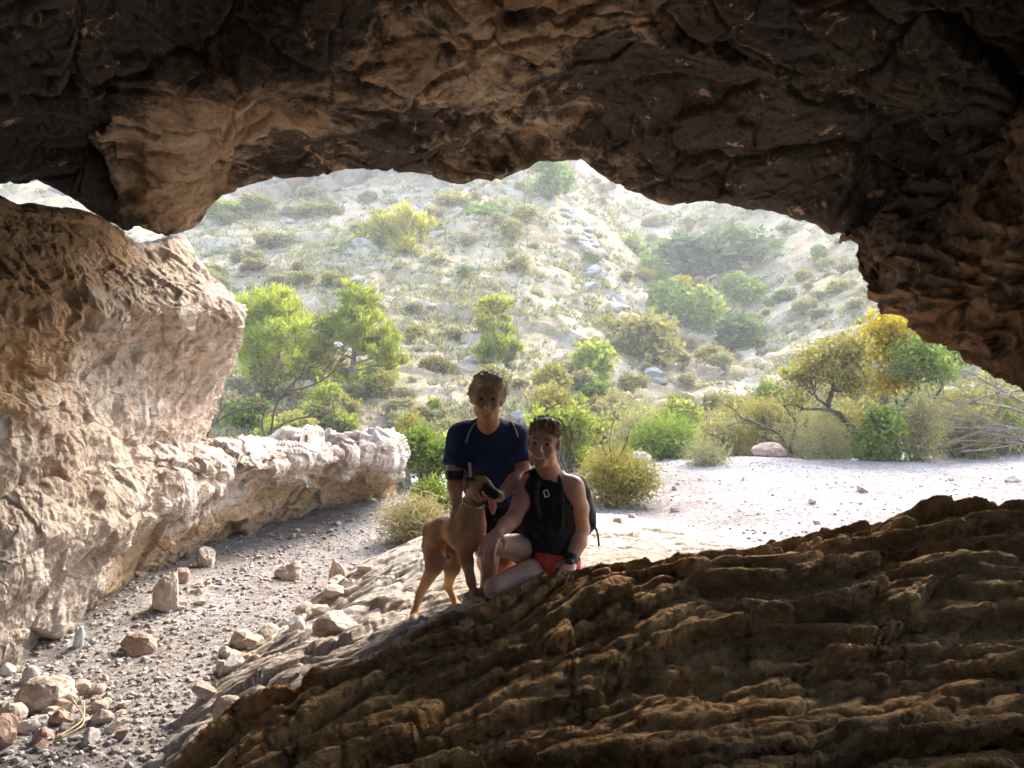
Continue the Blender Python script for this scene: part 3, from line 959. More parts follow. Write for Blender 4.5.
# ---------------------------------------------------------------- the back of the cave, behind the camera
back = [(-3.3, 2.2), (-3.6, 0.5), (-4.0, -2), (-2.5, -4.3), (0.5, -4.8), (3.5, -4.3), (5.2, -2), (5.4, 0.5), (5.6, 1.6)]
rock_sheet('cave_back_wall', [('xyz', [(x * s, y * s, z) for x, y in back]) for s, z in ((0.95, -1.0), (1.0, 1.0), (1.03, 2.4), (1.0, 3.4))], [20, 20, 20],
           lambda p, G: 0.2 * fbm(p, 5, 100), M['ceiling'], (0.5, 0.5), nu=160, attr=lambda p, d, row: {'stain_shade': np.zeros(len(p), np.float32)})

rock_sheet('skylight_back_ceiling', [('xyz', [(x, y, z) for x in np.linspace(-5.5, 6.5, 12)]) for y, z in ((-5.6, 1.0), (-4.6, 3.2), (-3.0, 3.9), (-2.05, 4.1), (-1.85, 4.6), (-2.6, 5.6))], [14, 14, 14, 6, 8],  # unseen; stops short to leave an added skylight that brightens the cave
           lambda p, G: 0.12 * fbm(p, 5, 101), M['ceiling'], (0.4, 0.5), nu=120, attr=lambda p, d, row: {'stain_shade': np.zeros(len(p), np.float32)})

# ---------------------------------------------------------------- the far hillside
hp = [P3(*a) for a in [
    (400, 452, 20), (400, 405, 24), (400, 330, 35), (400, 250, 50), (400, 205, 62), (400, 150, 80),
    (200, 440, 19), (200, 370, 26), (200, 300, 38), (200, 230, 55), (200, 180, 70), (60, 400, 22), (60, 300, 36), (60, 190, 60), (-200, 300, 34), (-200, 150, 70), (-600, 250, 40), (-600, 60, 80),
    (500, 455, 20), (500, 400, 26), (490, 330, 36), (490, 250, 50), (490, 190, 64),
    (560, 420, 23), (570, 340, 34), (575, 290, 43), (555, 220, 56), (535, 175, 68), (520, 120, 85),
    (610, 300, 46), (625, 330, 42), (640, 385, 33), (600, 430, 23), (650, 430, 22), (690, 310, 58), (660, 260, 72), (620, 215, 86), (600, 185, 96), (590, 150, 110),
    (720, 350, 46), (700, 400, 32), (740, 430, 24), (740, 300, 58), (790, 300, 50), (850, 300, 44), (850, 240, 56), (780, 225, 70), (700, 212, 84), (680, 150, 105), (800, 150, 90),
    (850, 400, 27), (850, 445, 20), (800, 440, 21), (950, 400, 24), (950, 330, 34), (1024, 280, 42), (1024, 180, 62), (1200, 300, 34), (1200, 120, 70), (1600, 250, 34), (1600, 50, 70),
    (400, 40, 120), (700, 40, 140), (1000, 20, 120), (100, 20, 110)]]
hz_ = TPS(hp, 1e-5)


def hill_z(x, y):
    x = np.asarray(x, float); y = np.asarray(y, float)
    z = hz_(x, y)
    p = np.stack([np.ravel(x), np.ravel(y), np.zeros(x.size)], 1).astype(np.float32)
    f1, e1 = facets(warp(p, 1.2, 0.3, 110) * 0.30, 111, 0.7, 0.5)
    f2, e2 = facets(warp(p, 0.5, 0.8, 112) * 0.9, 113, 0.7, 0.5)
    k = smooth01(p[:, 1], 17, 30)
    n = 0.9 * fbm(p * 0.07, 3, 114) + k * (0.55 * f1 + 0.30 * np.clip(f2, -0.2, 1)) + (0.08 + 0.12 * k) * fbm(p * 0.9, 4, 115)
    n = np.where(np.isfinite(n), n, 0)
    return z + n.reshape(x.shape)


ss = np.linspace(-1.6, 1.9, 900)
yy = np.exp(np.linspace(np.log(16.0), np.log(135), 560))
Sg, Yg = np.meshgrid(ss, yy)
Xg = Sg * Yg
Zg = hill_z(Xg, Yg) - 0.5 * (1 - smooth01(Yg, 16, 19))
tag(mesh_obj('hillside', np.stack([Xg, Yg, Zg], -1).reshape(-1, 3), grid_faces(560, 900), M['hill']), kind='structure')

# cliff band at the head of the slope
cl = [(140, 0), (200, 2), (240, -1), (262, 1), (300, 0), (345, 3), (400, 2), (440, -1), (480, 1), (520, 4), (570, 9)]


def cliff_row(py, Y, slope=0.0):
    return [(px, py + slope * (px - 350), Y + dy) for px, dy in cl]


def cliff_disp(p, G):
    st = np.array([0.22, 0.22, 0.09], np.float32)
    f1, e1 = facets(warp(p, 1.5, 0.25, 120) * st, 121, 0.8, 0.8)
    f2, e2 = facets(warp(p, 0.6, 0.6, 122) * st * 3, 123, 0.8, 0.5)
    return 1.6 * f1 + 0.5 * f2 + 0.3 * fbm(p * 0.6, 5, 124) - 0.5 * (1 - smooth01(e1, 0, 0.1))


rock_sheet('cliff', [cliff_row(235, 60), cliff_row(212, 66), cliff_row(188, 68), cliff_row(160, 69), cliff_row(120, 71), ('xyz', [(x, 84, 34) for x in np.linspace(-40, 6, 8)])],
           [10, 50, 50, 30, 10], cliff_disp, M['cliff'], (0.5, 0.5), nu=420)

HILL_BOUNDS = (Xg.min(), Xg.max(), Yg.max(), Zg.min(), Zg.max())
print('hill', HILL_BOUNDS)


# ================================================================ BOULDERS AND STONES
def ico(sub):
    t = (1 + 5 ** 0.5) / 2
    v = [(-1, t, 0), (1, t, 0), (-1, -t, 0), (1, -t, 0), (0, -1, t), (0, 1, t), (0, -1, -t), (0, 1, -t), (t, 0, -1), (t, 0, 1), (-t, 0, -1), (-t, 0, 1)]
    f = [(0, 11, 5), (0, 5, 1), (0, 1, 7), (0, 7, 10), (0, 10, 11), (1, 5, 9), (5, 11, 4), (11, 10, 2), (10, 7, 6), (7, 1, 8), (3, 9, 4), (3, 4, 2), (3, 2, 6), (3, 6, 8), (3, 8, 9), (4, 9, 5), (2, 4, 11), (6, 2, 10), (8, 6, 7), (9, 8, 1)]
    v = [np.array(a, float) / np.linalg.norm(a) for a in v]
    for _ in range(sub):
        c = {}
        nf = []

        def mid(a, b):
            k = (min(a, b), max(a, b))
            if k not in c:
                m = v[a] + v[b]
                v.append(m / np.linalg.norm(m))
                c[k] = len(v) - 1
            return c[k]
        for a, b, d in f:
            x, y, z = mid(a, b), mid(b, d), mid(d, a)
            nf += [(a, x, z), (b, y, x), (d, z, y), (x, y, z)]
        f = nf
    return np.array(v), np.array(f)


ICO = {k: ico(k) for k in (0, 1, 2, 4, 5)}


def rock_shape(size, seed, sub=5, cuts=9, rough=0.05, flat=0.55):
    r = np.random.default_rng(seed)
    v, f = ICO[sub]
    v = v.copy()
    for _ in range(cuts):
        n = r.normal(size=3)
        n /= np.linalg.norm(n)
        d = r.uniform(flat, 0.9)
        over = np.maximum(v @ n - d, 0)
        v -= over[:, None] * n * 0.96
    v /= np.abs(v).max(0)
    p = v.astype(np.float32)
    nn = v / (np.linalg.norm(v, axis=1, keepdims=True) + 1e-9)
    d = rough * (1.2 * fbm(p * 1.6 + seed, 5, seed % 97) + 0.9 * facets(warp(p, 0.2, 1.5, 3) * 2.6 + seed, 4, 0.6, 0.4)[0])
    v = v + nn * d[:, None]
    return v * np.array(size) * 0.5, f


def floor_z(x, y):
    return max(float(ground_z([x], [y])[0]), float(pale_z([x], [y])[0]) if (2.8 < y < 8.6 and -0.6 < x / y < 0.72) else -9)


def boulder(name, label, px, py, Y, w, h, seed, mat='boulder', depth=None, rz=0.0, tilt=(0, 0), sink=0.2, group=None, cuts=9, rough=0.085, flat=0.55, cat='rock', z=None):
    """w, h in picture pixels; px, py the foot of the rock"""
    x = (px - 512) / F * Y
    W, H = w / F * Y, h / F * Y
    v, f = rock_shape((W, depth or W * 0.85, H * 1.1), seed, 5 if w > 14 else 4, cuts, rough, flat)
    zz = floor_z(x, Y) if z is None else z
    o = mesh_obj(name, v, f, M[mat])
    o.location = (x, Y, zz + H * 0.5 - H * sink)
    o.rotation_euler = (R(tilt[0]), R(tilt[1]), rz)
    return tag(o, label, cat, group)


boulder('boulder', 'pale wedge-shaped boulder lying alone in the middle of the gravel path', 290, 574, 6.0, 30, 22, 11, 'boulder', rz=0.5, tilt=(0, -12), cuts=7, flat=0.4)
boulder('boulder', 'blocky upright pale boulder set against the foot of the overhanging ledge', 207, 573, 6.35, 20, 22, 14, 'boulder', cuts=8, flat=0.5)
boulder('boulder', 'tall pinkish boulder leaning beside the ledge, between path and overhang', 168, 618, 5.15, 32, 44, 17, 'boulder', rz=0.4, tilt=(0, 18), cuts=7, flat=0.42, sink=0.28)
boulder('boulder', 'small brown rock behind the tall leaning boulder under the ledge', 181, 587, 5.7, 18, 18, 19, 'boulder_red')
boulder('boulder', 'low reddish rock with a flat slanting top on the gravel near the wall', 139, 654, 4.45, 36, 22, 22, 'boulder_red', tilt=(0, 8), cuts=7, flat=0.4)
boulder('boulder', 'large lumpy tan boulder at the foot of the left wall, lower left corner', 48, 708, 3.75, 56, 36, 25, 'boulder', cuts=6, rough=0.10, rz=0.3)
boulder('boulder', 'light grey angular rock with a flat face below the lumpy boulder', 33, 738, 3.45, 30, 22, 28, 'boulder_grey', cuts=8, flat=0.4)
boulder('boulder', 'brown fist-sized rock right of the grey angular rock in the lower left', 61, 733, 3.5, 24, 18, 31, 'boulder_red')
boulder('boulder', 'pinkish rock cut off by the left edge of the picture, lowest in the corner', 2, 754, 3.3, 30, 36, 33, 'boulder_red', rz=0.7)
boulder('boulder', 'brown rock by the left picture edge above the grey angular rock', 8, 728, 3.55, 34, 26, 35, 'boulder')
boulder('boulder', 'smooth round grey stone tucked in the dark hollow under the wall', 31, 690, 4.1, 16, 18, 37, 'boulder_grey', cuts=3, rough=0.03)
boulder('boulder', 'broad tan rock standing out of the pale rock slope left of the dog', 337, 654, 4.05, 48, 28, 40, 'boulder', rz=0.5, cuts=6, flat=0.5, sink=0.2)
boulder('boulder', 'pale slab-like rock leaning on the edge of the gravel path', 338, 590, 5.7, 20, 32, 42, 'boulder', rz=0.3, tilt=(0, -24), cuts=7, flat=0.4, sink=0.2)
boulder('boulder', 'tan block rock at the lower edge where gravel meets the brown slab', 196, 742, 3.1, 36, 32, 44, 'boulder', rz=0.5, cuts=7, flat=0.45)
boulder('boulder', 'second tan block rock, right above the one at the lower edge', 228, 715, 3.3, 30, 30, 46, 'boulder', rz=0.2, cuts=7, flat=0.45)
boulder('boulder', 'grey rock at the far edge of the pale clearing below the green shrubs', 640, 466, 13.6, 24, 16, 48, 'boulder_grey', cuts=6)
boulder('boulder', 'brown rock under the bare tree at the back of the clearing', 770, 458, 13.9, 36, 16, 50, 'boulder_red', cuts=6)
boulder('boulder', 'dark little stone lying on the open clearing right of the grassy bush', 674, 490, 10.2, 5, 5, 51, 'boulder_red')
boulder('boulder', 'flat reddish stone in the middle of the open clearing', 862, 492, 9.6, 14, 7, 52, 'boulder_red')
boulder('boulder', 'pinkish stone in the clearing near the right picture edge', 1012, 485, 9.8, 14, 8, 53, 'boulder')
boulder('boulder', 'flat brown stone in the clearing just above the rim of the brown slab', 776, 536, 7.0, 14, 7, 54, 'boulder_red')

# rows of knobbly lumps along the gravel edge of the pale rock
stone_protos = []
for k in range(10):
    v, f = rock_shape((1, 0.85, 0.75), 200 + k, 4, 8, 0.05, 0.45)
    stone_protos.append(mesh_obj('stone', v, f, M[('boulder', 'boulder', 'boulder_grey', 'boulder_red')[k % 4]], link=False).data)


def stone_at(px, py, Y, size, k, label, group):
    x = (px - 512) / F * Y
    o = bpy.data.objects.new('stone', stone_protos[k % 10])
    C.objects.link(o)
    o.location = (x, Y, floor_z(x, Y) + size * 0.18)
    o.scale = (size, size, size)
    o.rotation_euler = (rng.uniform(-0.4, 0.4), rng.uniform(-0.4, 0.4), rng.uniform(0, 6.3))
    return tag(o, label, 'stone', group)


def py_of(x, y):
    return 384 + (CAMZ - floor_z(x, y)) / y * F


for k in range(34):
    t = rng.uniform(0, 1)
    px = 215 + 150 * t + rng.normal() * 9
    Y = 3.9 + 1.6 * t + rng.normal() * 0.16
    stone_at(px, 0, Y, rng.uniform(0.06, 0.17), k, 'knobbly pale stone among those bedded along the gravel edge of the pale rock', 'stones along the edge of the pale rock')
for k in range(46):
    px, Y = rng.uniform(-10, 130), rng.uniform(3.2, 4.2)
    stone_at(px, 0, Y, rng.uniform(0.035, 0.12), k, 'loose brownish stone lying in the rubble of the lower left corner', 'loose stones in the lower left rubble')
for k in range(50):
    t = rng.uniform(0, 1)
    px = 150 + 210 * t ** 0.9 + rng.normal() * 12
    Y = 4.6 + 3.9 * t + rng.normal() * 0.15
    stone_at(px, 0, Y, rng.uniform(0.03, 0.085), k, 'small loose stone lying along the foot of the overhanging ledge', 'small stones along the foot of the ledge')
for k in range(26):
    s, Y = rng.uniform(0.1, 0.72), math.exp(rng.uniform(math.log(6.5), math.log(13)))
    stone_at(512 + s * F, 0, Y, rng.uniform(0.04, 0.12), k, 'small pale stone lying on the open clearing outside the cave', 'stones scattered over the clearing')


def scatter_stones(n, name, fn, mats, smin, smax):
    v0, f0 = ICO[0]
    V = np.empty((n, 12, 3)); T = np.empty(n)
    for i in range(n):
        px, Y = fn()
        x = (px - 512) / F * Y
        V[i, :, 0], V[i, :, 1] = x, Y
        size = smin * (smax / smin) ** (rng.uniform() ** 2.2)
        q = v0 * rng.uniform(0.6, 1.25, (12, 1)) * np.array([1, rng.uniform(0.6, 1), rng.uniform(0.45, 0.8)])
        a = rng.uniform(0, 6.28)
        c, s = math.cos(a), math.sin(a)
        V[i, :, 0] += (q[:, 0] * c - q[:, 1] * s) * size
        V[i, :, 1] += (q[:, 0] * s + q[:, 1] * c) * size
        V[i, :, 2] = q[:, 2] * size + size * 0.25
        T[i] = rng.uniform()
    cx, cy_ = V[:, :, 0].mean(1), V[:, :, 1].mean(1)
    zz = ground_z(cx, cy_)
    ok = (cy_ > 2.8) & (cy_ < 8.6) & (cx / cy_ > -0.6) & (cx / cy_ < 0.72)
    zz[ok] = np.maximum(zz[ok], pale_z(cx[ok], cy_[ok]))
    keep = ~(ok & (pale_z(cx, np.clip(cy_, 2.8, 8.6)) > ground_z(cx, cy_) + 0.01))
    V, T, zz = V[keep], T[keep], zz[keep]
    n = len(V)
    V[:, :, 2] += zz[:, None]
    f = (f0[None] + 12 * np.arange(n)[:, None, None]).reshape(-1, 3)
    return tag(mesh_obj(name, V.reshape(-1, 3), f, mats, smooth=False, fattr={'tint': np.repeat(T, 20)}), kind='stuff')


def stone_tint_mat():
    t = NT('loose_gravel')
    col = t.ramp(t.attr('tint').outputs['Fac'], [(0.0, (0.23, 0.19, 0.165)), (0.35, (0.32, 0.285, 0.265)), (0.7, (0.38, 0.355, 0.34)), (1.0, (0.48, 0.455, 0.435))])
    col = t.mix(1.0, col, t.ramp(t.noise(30, 5), [(0.3, 0.8), (0.7, 1.15)]), 'MULTIPLY')
    return t.done(col, 0.95, None, 0.1)


M['loose_gravel'] = stone_tint_mat()


def _path():
    t = rng.uniform()
    Y = math.exp(rng.uniform(math.log(2.9), math.log(10.0)))
    return rng.uniform(-20, 430), Y


def _clear():
    return rng.uniform(420, 1080), math.exp(rng.uniform(math.log(5.5), math.log(14.5)))


scatter_stones(15000, 'gravel_stones', _path, M['loose_gravel'], 0.005, 0.026)
scatter_stones(3500, 'gravel_stones', _clear, M['loose_gravel'], 0.006, 0.026)


# ================================================================ PLANTS
def leaf_quads(cen, L, W, r, up=0.3, dirs=None):
    n = len(cen)
    a = r.normal(size=(n, 3)) if dirs is None else dirs + 0.35 * r.normal(size=(n, 3))
    a[:, 2] += up
    a /= np.linalg.norm(a, axis=1, keepdims=True) + 1e-9
    b = np.cross(a, r.normal(size=(n, 3)))
    b /= np.linalg.norm(b, axis=1, keepdims=True) + 1e-9
    l = (L * r.uniform(0.7, 1.3, n))[:, None]
    w = (W * r.uniform(0.7, 1.3, n))[:, None]
    V = np.stack([cen, cen + a * l * 0.5 + b * w * 0.5, cen + a * l, cen + a * l * 0.5 - b * w * 0.5], 1)
    return V


def crown_points(blobs, r, n_clump, per, spread, shell=0.55):
    """blobs: (cx, cy, cz, rx, ry, rz); leaves gather in clumps, gaps in between"""
    B = np.array(blobs, float)
    vol = B[:, 3] * B[:, 4] * B[:, 5]
    pick = r.choice(len(B), n_clump, p=vol / vol.sum())
    d = r.normal(size=(n_clump, 3))
    d /= np.linalg.norm(d, axis=1, keepdims=True)
    rad = shell + (1 - shell) * r.uniform(size=(n_clump, 1)) ** 0.7
    rad *= r.uniform(0.75, 1.12, (n_clump, 1))
    cc = B[pick, :3] + d * rad * B[pick, 3:6]
    tint = np.clip(0.5 + 0.17 * r.normal(size=n_clump), 0, 1)
    pts = np.repeat(cc, per, 0) + r.normal(size=(n_clump * per, 3)) * spread
    t = np.clip(np.repeat(tint, per) + 0.13 * r.normal(size=n_clump * per), 0, 1)
    return pts, t, cc


def leaves_obj(name, V, t, mat, parent=None, link=True):
    n = len(V)
    f = np.arange(n * 4).reshape(n, 4)
    return mesh_obj(name, V.reshape(-1, 3), f, mat, parent, smooth=False, fattr={'tint': t}, link=link)


def tubes(name, paths, mat, parent=None, sides=5, link=True):
    V, Fq, off = [], [], 0
    for P, rad in paths:
        P = np.asarray(P, float)
        rad = np.asarray(rad, float)
        T = np.gradient(P, axis=0)
        T /= np.linalg.norm(T, axis=1, keepdims=True) + 1e-9
        ref = np.array([0.31, 0.87, 0.38])
        A = np.cross(T, ref)
        A /= np.linalg.norm(A, axis=1, keepdims=True) + 1e-9
        Bn = np.cross(T, A)
        ang = np.linspace(0, 2 * np.pi, sides, endpoint=False)
        ring = P[:, None] + rad[:, None, None] * (np.cos(ang)[None, :, None] * A[:, None] + np.sin(ang)[None, :, None] * Bn[:, None])
        n = len(P)
        idx = np.arange(n * sides).reshape(n, sides) + off
        nx = np.roll(idx, -1, 1)
        Fq.append(np.stack([idx[:-1], nx[:-1], nx[1:], idx[1:]], -1).reshape(-1, 4))
        V.append(ring.reshape(-1, 3))
        off += n * sides
    return mesh_obj(name, np.concatenate(V), np.concatenate(Fq), mat, parent, link=link)


def grow(p, d, length, rad, r, depth, out, tips, bend=0.35, up=0.12, split=(2, 3), shrink=0.68, wig=0.25):
    n = max(4, int(5 + depth))
    P = [np.array(p, float)]
    d = np.array(d, float)
    for k in range(n - 1):
        d = d + wig * r.normal(size=3) * 0.5 + np.array([0, 0, up * 0.4])
        d /= np.linalg.norm(d)
        P.append(P[-1] + d * length / (n - 1))
    out.append((np.array(P), np.linspace(rad, rad * 0.62, n)))
    if depth == 0:
        tips.append(P[-1])
        tips.append(P[n // 2])
        return
    for k in range(r.integers(split[0], split[1] + 1)):
        i = r.integers(n // 2, n)
        nd = d + bend * 2.2 * r.normal(size=3) * np.array([1, 1, 0.7]) + np.array([0, 0, up])
        nd /= np.linalg.norm(nd)
        grow(P[i], nd, length * shrink * r.uniform(0.75, 1.2), rad * 0.58, r, depth - 1, out, tips, bend, up, split, shrink, wig)


# unit bushes (about 1 m wide, 1 m high), shared by copies
def unit_bush(seed, mat, n_clump=150, per=16, leaf=(0.10, 0.055), spread=0.05, flat=0.42, shell=0.5):
    r = np.random.default_rng(seed)
    blobs = []
    for k in range(6):
        a = r.uniform(0, 6.28)
        q = r.uniform(0.05, 0.28)
        rr = r.uniform(0.16, 0.28)
        blobs.append((q * math.cos(a), q * math.sin(a), r.uniform(0.28, 0.68), rr, rr, rr * r.uniform(0.8, 1.2)))
    pts, t, cc = crown_points(blobs, r, n_clump, per, spread, shell)
    pts[:, 2] = np.maximum(pts[:, 2], 0.02)
    return leaves_obj('shrub', leaf_quads(pts, leaf[0], leaf[1], r), t, mat, link=False).data


BUSH = {}
for nm in ('leaf', 'leaf_dark', 'leaf_olive', 'leaf_grey', 'leaf_dry', 'leaf_lime', 'leaf_yellow'):
    BUSH[nm] = [unit_bush(hash_ + 300, M[nm]) for hash_ in range(len(BUSH) * 10, len(BUSH) * 10 + 3)]


def near_bush(seed, mat, w, h, leaf, n_clump, per):
    r = np.random.default_rng(seed)
    blobs = []
    for k in range(9):
        a = r.uniform(0, 6.28)
        q = r.uniform(0.1, 0.36)
        rr = r.uniform(0.12, 0.22)
        blobs.append((q * math.cos(a) * w, q * math.sin(a) * w, r.uniform(0.15, 0.80) * h, rr * w, rr * w, rr * h))
    pts, t, cc = crown_points(blobs, r, n_clump, per, leaf[0] * 1.1, 0.4)
    return leaf_quads(pts, leaf[0], leaf[1], r), t, cc


def terrain(x, y):
    return float(hill_z([x], [y])[0]) if y > 17 else float(ground_z([x], [y])[0])


def shrub(label, mat, px, top, bot, w, Y, k=0, name='shrub', group=None, cat='shrub'):
    """copy of a unit bush filling the picture rows top..bot, w pixels wide"""
    x = (px - 512) / F * Y
    zt = CAMZ - (top - 384) / F * Y
    zb = min(terrain(x, Y), CAMZ - (bot - 384) / F * Y + 0.4) - 0.05
    H = max(zt - zb, 0.3)
    W = w / F * Y
    o = bpy.data.objects.new(name, BUSH[mat][k % 3])
    C.objects.link(o)
    o.location = (x, Y, zb)
    o.scale = (W * 1.4, W * 1.3, H * 1.22)
    o.rotation_euler = (0, 0, k * 1.7 + px)
    return tag(o, label, cat, group)


def leafy_bush(label, mat, px, top, bot, w, Y, seed, leaf=(0.06, 0.035), n=(260, 18), stems=True, bark='bark_grey', name='bush', cat='bush', group=None):
    x = (px - 512) / F * Y
    zt = CAMZ - (top - 384) / F * Y
    zb = terrain(x, Y) - 0.03
    H, W = max(zt - zb, 0.25), w / F * Y
    V, t, cc = near_bush(seed, None, W, H, leaf, *n)
    root = empty(name, (x, Y, zb))
    leaves_obj('foliage', V, t, M[mat], root)
    if stems:
        r = np.random.default_rng(seed + 1)
        paths = []
        for c in cc[::5]:
            b = np.array([r.normal() * 0.06 * W, r.normal() * 0.06 * W, 0])
            m = (b + c) / 2 + r.normal(size=3) * 0.05 * W + np.array([0, 0, 0.05 * H])
            q = np.linspace(0, 1, 6)[:, None]
            P = (1 - q) ** 2 * b + 2 * q * (1 - q) * m + q * q * c
            paths.append((P, np.linspace(0.010, 0.004, 6) * (0.7 + Y / 14)))
        tubes('stems', paths, M[bark], root, 4)
    return tag(root, label, cat, group)


def pine(label, mat, px, top, bot, w, Y, seed, n=230, per=34, nl=(0.24, 0.05), shape='round', zb=None):
    x = (px - 512) / F * Y
    zt = CAMZ - (top - 384) / F * Y
    zcb = CAMZ - (bot - 384) / F * Y
    zb = terrain(x, Y) - 0.1
    W, H = w / F * Y, zt - zcb
    r = np.random.default_rng(seed)
    root = empty('pine_tree', (x, Y, zb))
    z0 = zcb - zb
    blobs = []
    for k in range(26):
        hgt = r.uniform(0.04, 0.97)
        wid = 0.50 * W * math.sin(math.pi * (0.16 + 0.78 * hgt))
        a = r.uniform(0, 6.28)
        q = wid * r.uniform(0.35, 1.0)
        rr = W * r.uniform(0.15, 0.24)
        blobs.append((q * math.cos(a), q * math.sin(a), z0 + hgt * H, rr, rr, rr * 0.75))
    blobs.append((0, 0, z0 + 0.93 * H, W * 0.12, W * 0.12, H * 0.09))
    pts, t, cc = crown_points(blobs, r, n, 1, 0.0, 0.35)
    tint = t
    cen = np.repeat(cc, per, 0) + r.normal(size=(n * per, 3)) * W * 0.022
    d = r.normal(size=(n * per, 3))
    d[:, 2] = np.abs(d[:, 2]) + 0.25
    V = leaf_quads(cen, nl[0], nl[1], r, 0.2, d)
    tt = np.clip(np.repeat(tint, per) + 0.12 * r.normal(size=n * per), 0, 1)
    leaves_obj('crown', V, tt, M[mat], root)
    paths = []
    top_p = np.array([0.02 * W, 0, z0 + 0.9 * H])
    zz = np.linspace(0, 1, 10)
    tr = np.stack([0.06 * W * np.sin(zz * 3), 0.05 * W * np.cos(zz * 2.2) - 0.05 * W, zz * top_p[2]], 1)
    paths.append((tr, np.linspace(0.055, 0.012, 10) * W * 0.7))
    for b in blobs:
        k = np.clip((b[2] / top_p[2] - 0.12), 0.05, 0.95)
        s = np.array([np.interp(k, zz, tr[:, c]) for c in range(3)])
        e = np.array(b[:3])
        q = np.linspace(0, 1, 6)[:, None]
        m = (s + e) / 2 + r.normal(size=3) * 0.04 * W
        paths.append(((1 - q) ** 2 * s + 2 * q * (1 - q) * m + q * q * e, np.linspace(0.016, 0.005, 6) * W))
    tubes('trunk', paths, M['bark_grey'], root, 5)
    return tag(root, label, 'pine tree')


pine('bushy lime-green pine, the left of the two standing side by side beyond the ledge', 'pine', 272, 296, 432, 108, 24.0, 401, 420)
pine('lime-green pine, the right and more pointed of the two beyond the ledge', 'pine', 349, 288, 428, 94, 25.0, 402, 400)
pine('lone yellow-green pine high up on the middle of the far slope', 'pine_yellow', 402, 206, 290, 82, 50.0, 403, 380, 34, (0.5, 0.11))
pine('small slim pine halfway up the slope behind the standing man', 'pine', 496, 299, 374, 52, 30.0, 404, 240, 34, (0.28, 0.06))

shrub('rounded bright green shrub high on the slope right of the lone pine', 'leaf', 484, 207, 234, 50, 57, 0)
shrub('yellowish bush below the cliff at the upper left of the cave mouth', 'leaf_lime', 226, 198, 228, 44, 58, 1)
shrub('olive bush right of the yellowish one below the cliff', 'leaf_olive', 255, 196, 222, 30, 60, 2)
shrub('green shrub growing on the crest of the rocky spur under the cave lip', 'leaf', 552, 160, 194, 38, 64, 2)
shrub('large dark green shrub at the head of the gully', 'leaf_dark', 700, 231, 288, 100, 64, 0)
shrub('bright green bush at the lower left of the large dark shrub', 'leaf', 651, 260, 298, 40, 60, 1)
shrub('small yellow bush in front of the large dark shrub', 'leaf_yellow', 682, 272, 298, 24, 56, 2)
shrub('tall mid-green bush in the middle of the gully', 'leaf', 672, 288, 345, 56, 50, 0)
shrub('light green bush leaning right in the middle of the gully', 'leaf_lime', 705, 290, 345, 44, 49, 1)
shrub('dark rounded bush lowest in the dense gully thicket', 'leaf_dark', 735, 318, 362, 54, 45, 2)
shrub('emerald bush apart on the right bank of the gully', 'leaf', 742, 277, 307, 38, 54, 0)
shrub('broad olive-yellow bush left of the gully thicket', 'leaf_olive', 650, 318, 380, 64, 38, 1)
shrub('thin olive bush on the left flank of the gully', 'leaf_olive', 618, 318, 372, 40, 40, 2)
shrub('yellow-green small tree on the spur above the kneeling man', 'leaf_lime', 586, 340, 402, 60, 31, 0)
shrub('green bush in the upper gully below the spur', 'leaf_dark', 598, 236, 270, 34, 70, 1)
shrub('yellowish bush in the upper gully beside the spur', 'leaf_lime', 628, 236, 268, 34, 70, 2)
shrub('little green bush near the top of the gully', 'leaf', 585, 208, 236, 24, 78, 0)
shrub('grey-green shrub beneath the lone pine', 'leaf_grey', 440, 255, 290, 40, 47, 1)
shrub('dry ochre bush at the foot of the lone pine', 'leaf_dry', 380, 272, 300, 40, 46, 2)
shrub('olive bush under the cliff left of the lone pine', 'leaf_olive', 322, 203, 226, 40, 60, 0)
shrub('pale olive bush under the cliff right above the lone pine', 'leaf_olive', 452, 196, 222, 40, 60, 1)
shrub('green shrub above the left pines near the cave wall', 'leaf_grey', 275, 230, 258, 36, 50, 2)


# scrub and grass over the whole slope
def hill_spots(n, dens, smin=-0.62, smax=0.66, ymin=19, ymax=95):
    res = []
    while len(res) < n:
        s = rng.uniform(smin, smax, 4000)
        y = np.exp(rng.uniform(math.log(ymin), math.log(ymax), 4000))
        x = s * y
        keep = rng.uniform(size=4000) < dens(x, y)
        res += list(zip(x[keep], y[keep]))
    return np.array(res[:n])


def dens_noise(x, y):
    p = np.stack([x, y, 0 * x], 1)
    return np.clip(0.25 + 1.6 * fbm(p * 0.12, 3, 130), 0.05, 1)


for mat, n, lab, sz in (('leaf_grey', 100, 'low grey-green scrub bush dotted on the pale far slope', (0.7, 1.8)), ('leaf_olive', 95, 'low olive scrub bush dotted on the pale far slope', (0.7, 1.9)),
                        ('leaf_dry', 75, 'dry straw-coloured scrub bush dotted on the far slope', (0.5, 1.4)), ('leaf', 26, 'small fresh green bush dotted on the far slope', (0.6, 1.6))):
    S = hill_spots(n, dens_noise)
    Z = hill_z(S[:, 0], S[:, 1])
    for k, ((x, y), z) in enumerate(zip(S, Z)):
        o = bpy.data.objects.new('scrub_bush', BUSH[mat][k % 3])
        C.objects.link(o)
        w = rng.uniform(*sz) * (0.6 + y / 90)
        o.location = (x, y, z - 0.08)
        o.scale = (w, w, w * rng.uniform(0.55, 0.9))
        o.rotation_euler = (0, 0, rng.uniform(0, 6.3))
        tag(o, lab, 'scrub bush', lab.split(' dotted')[0] + ' plants')

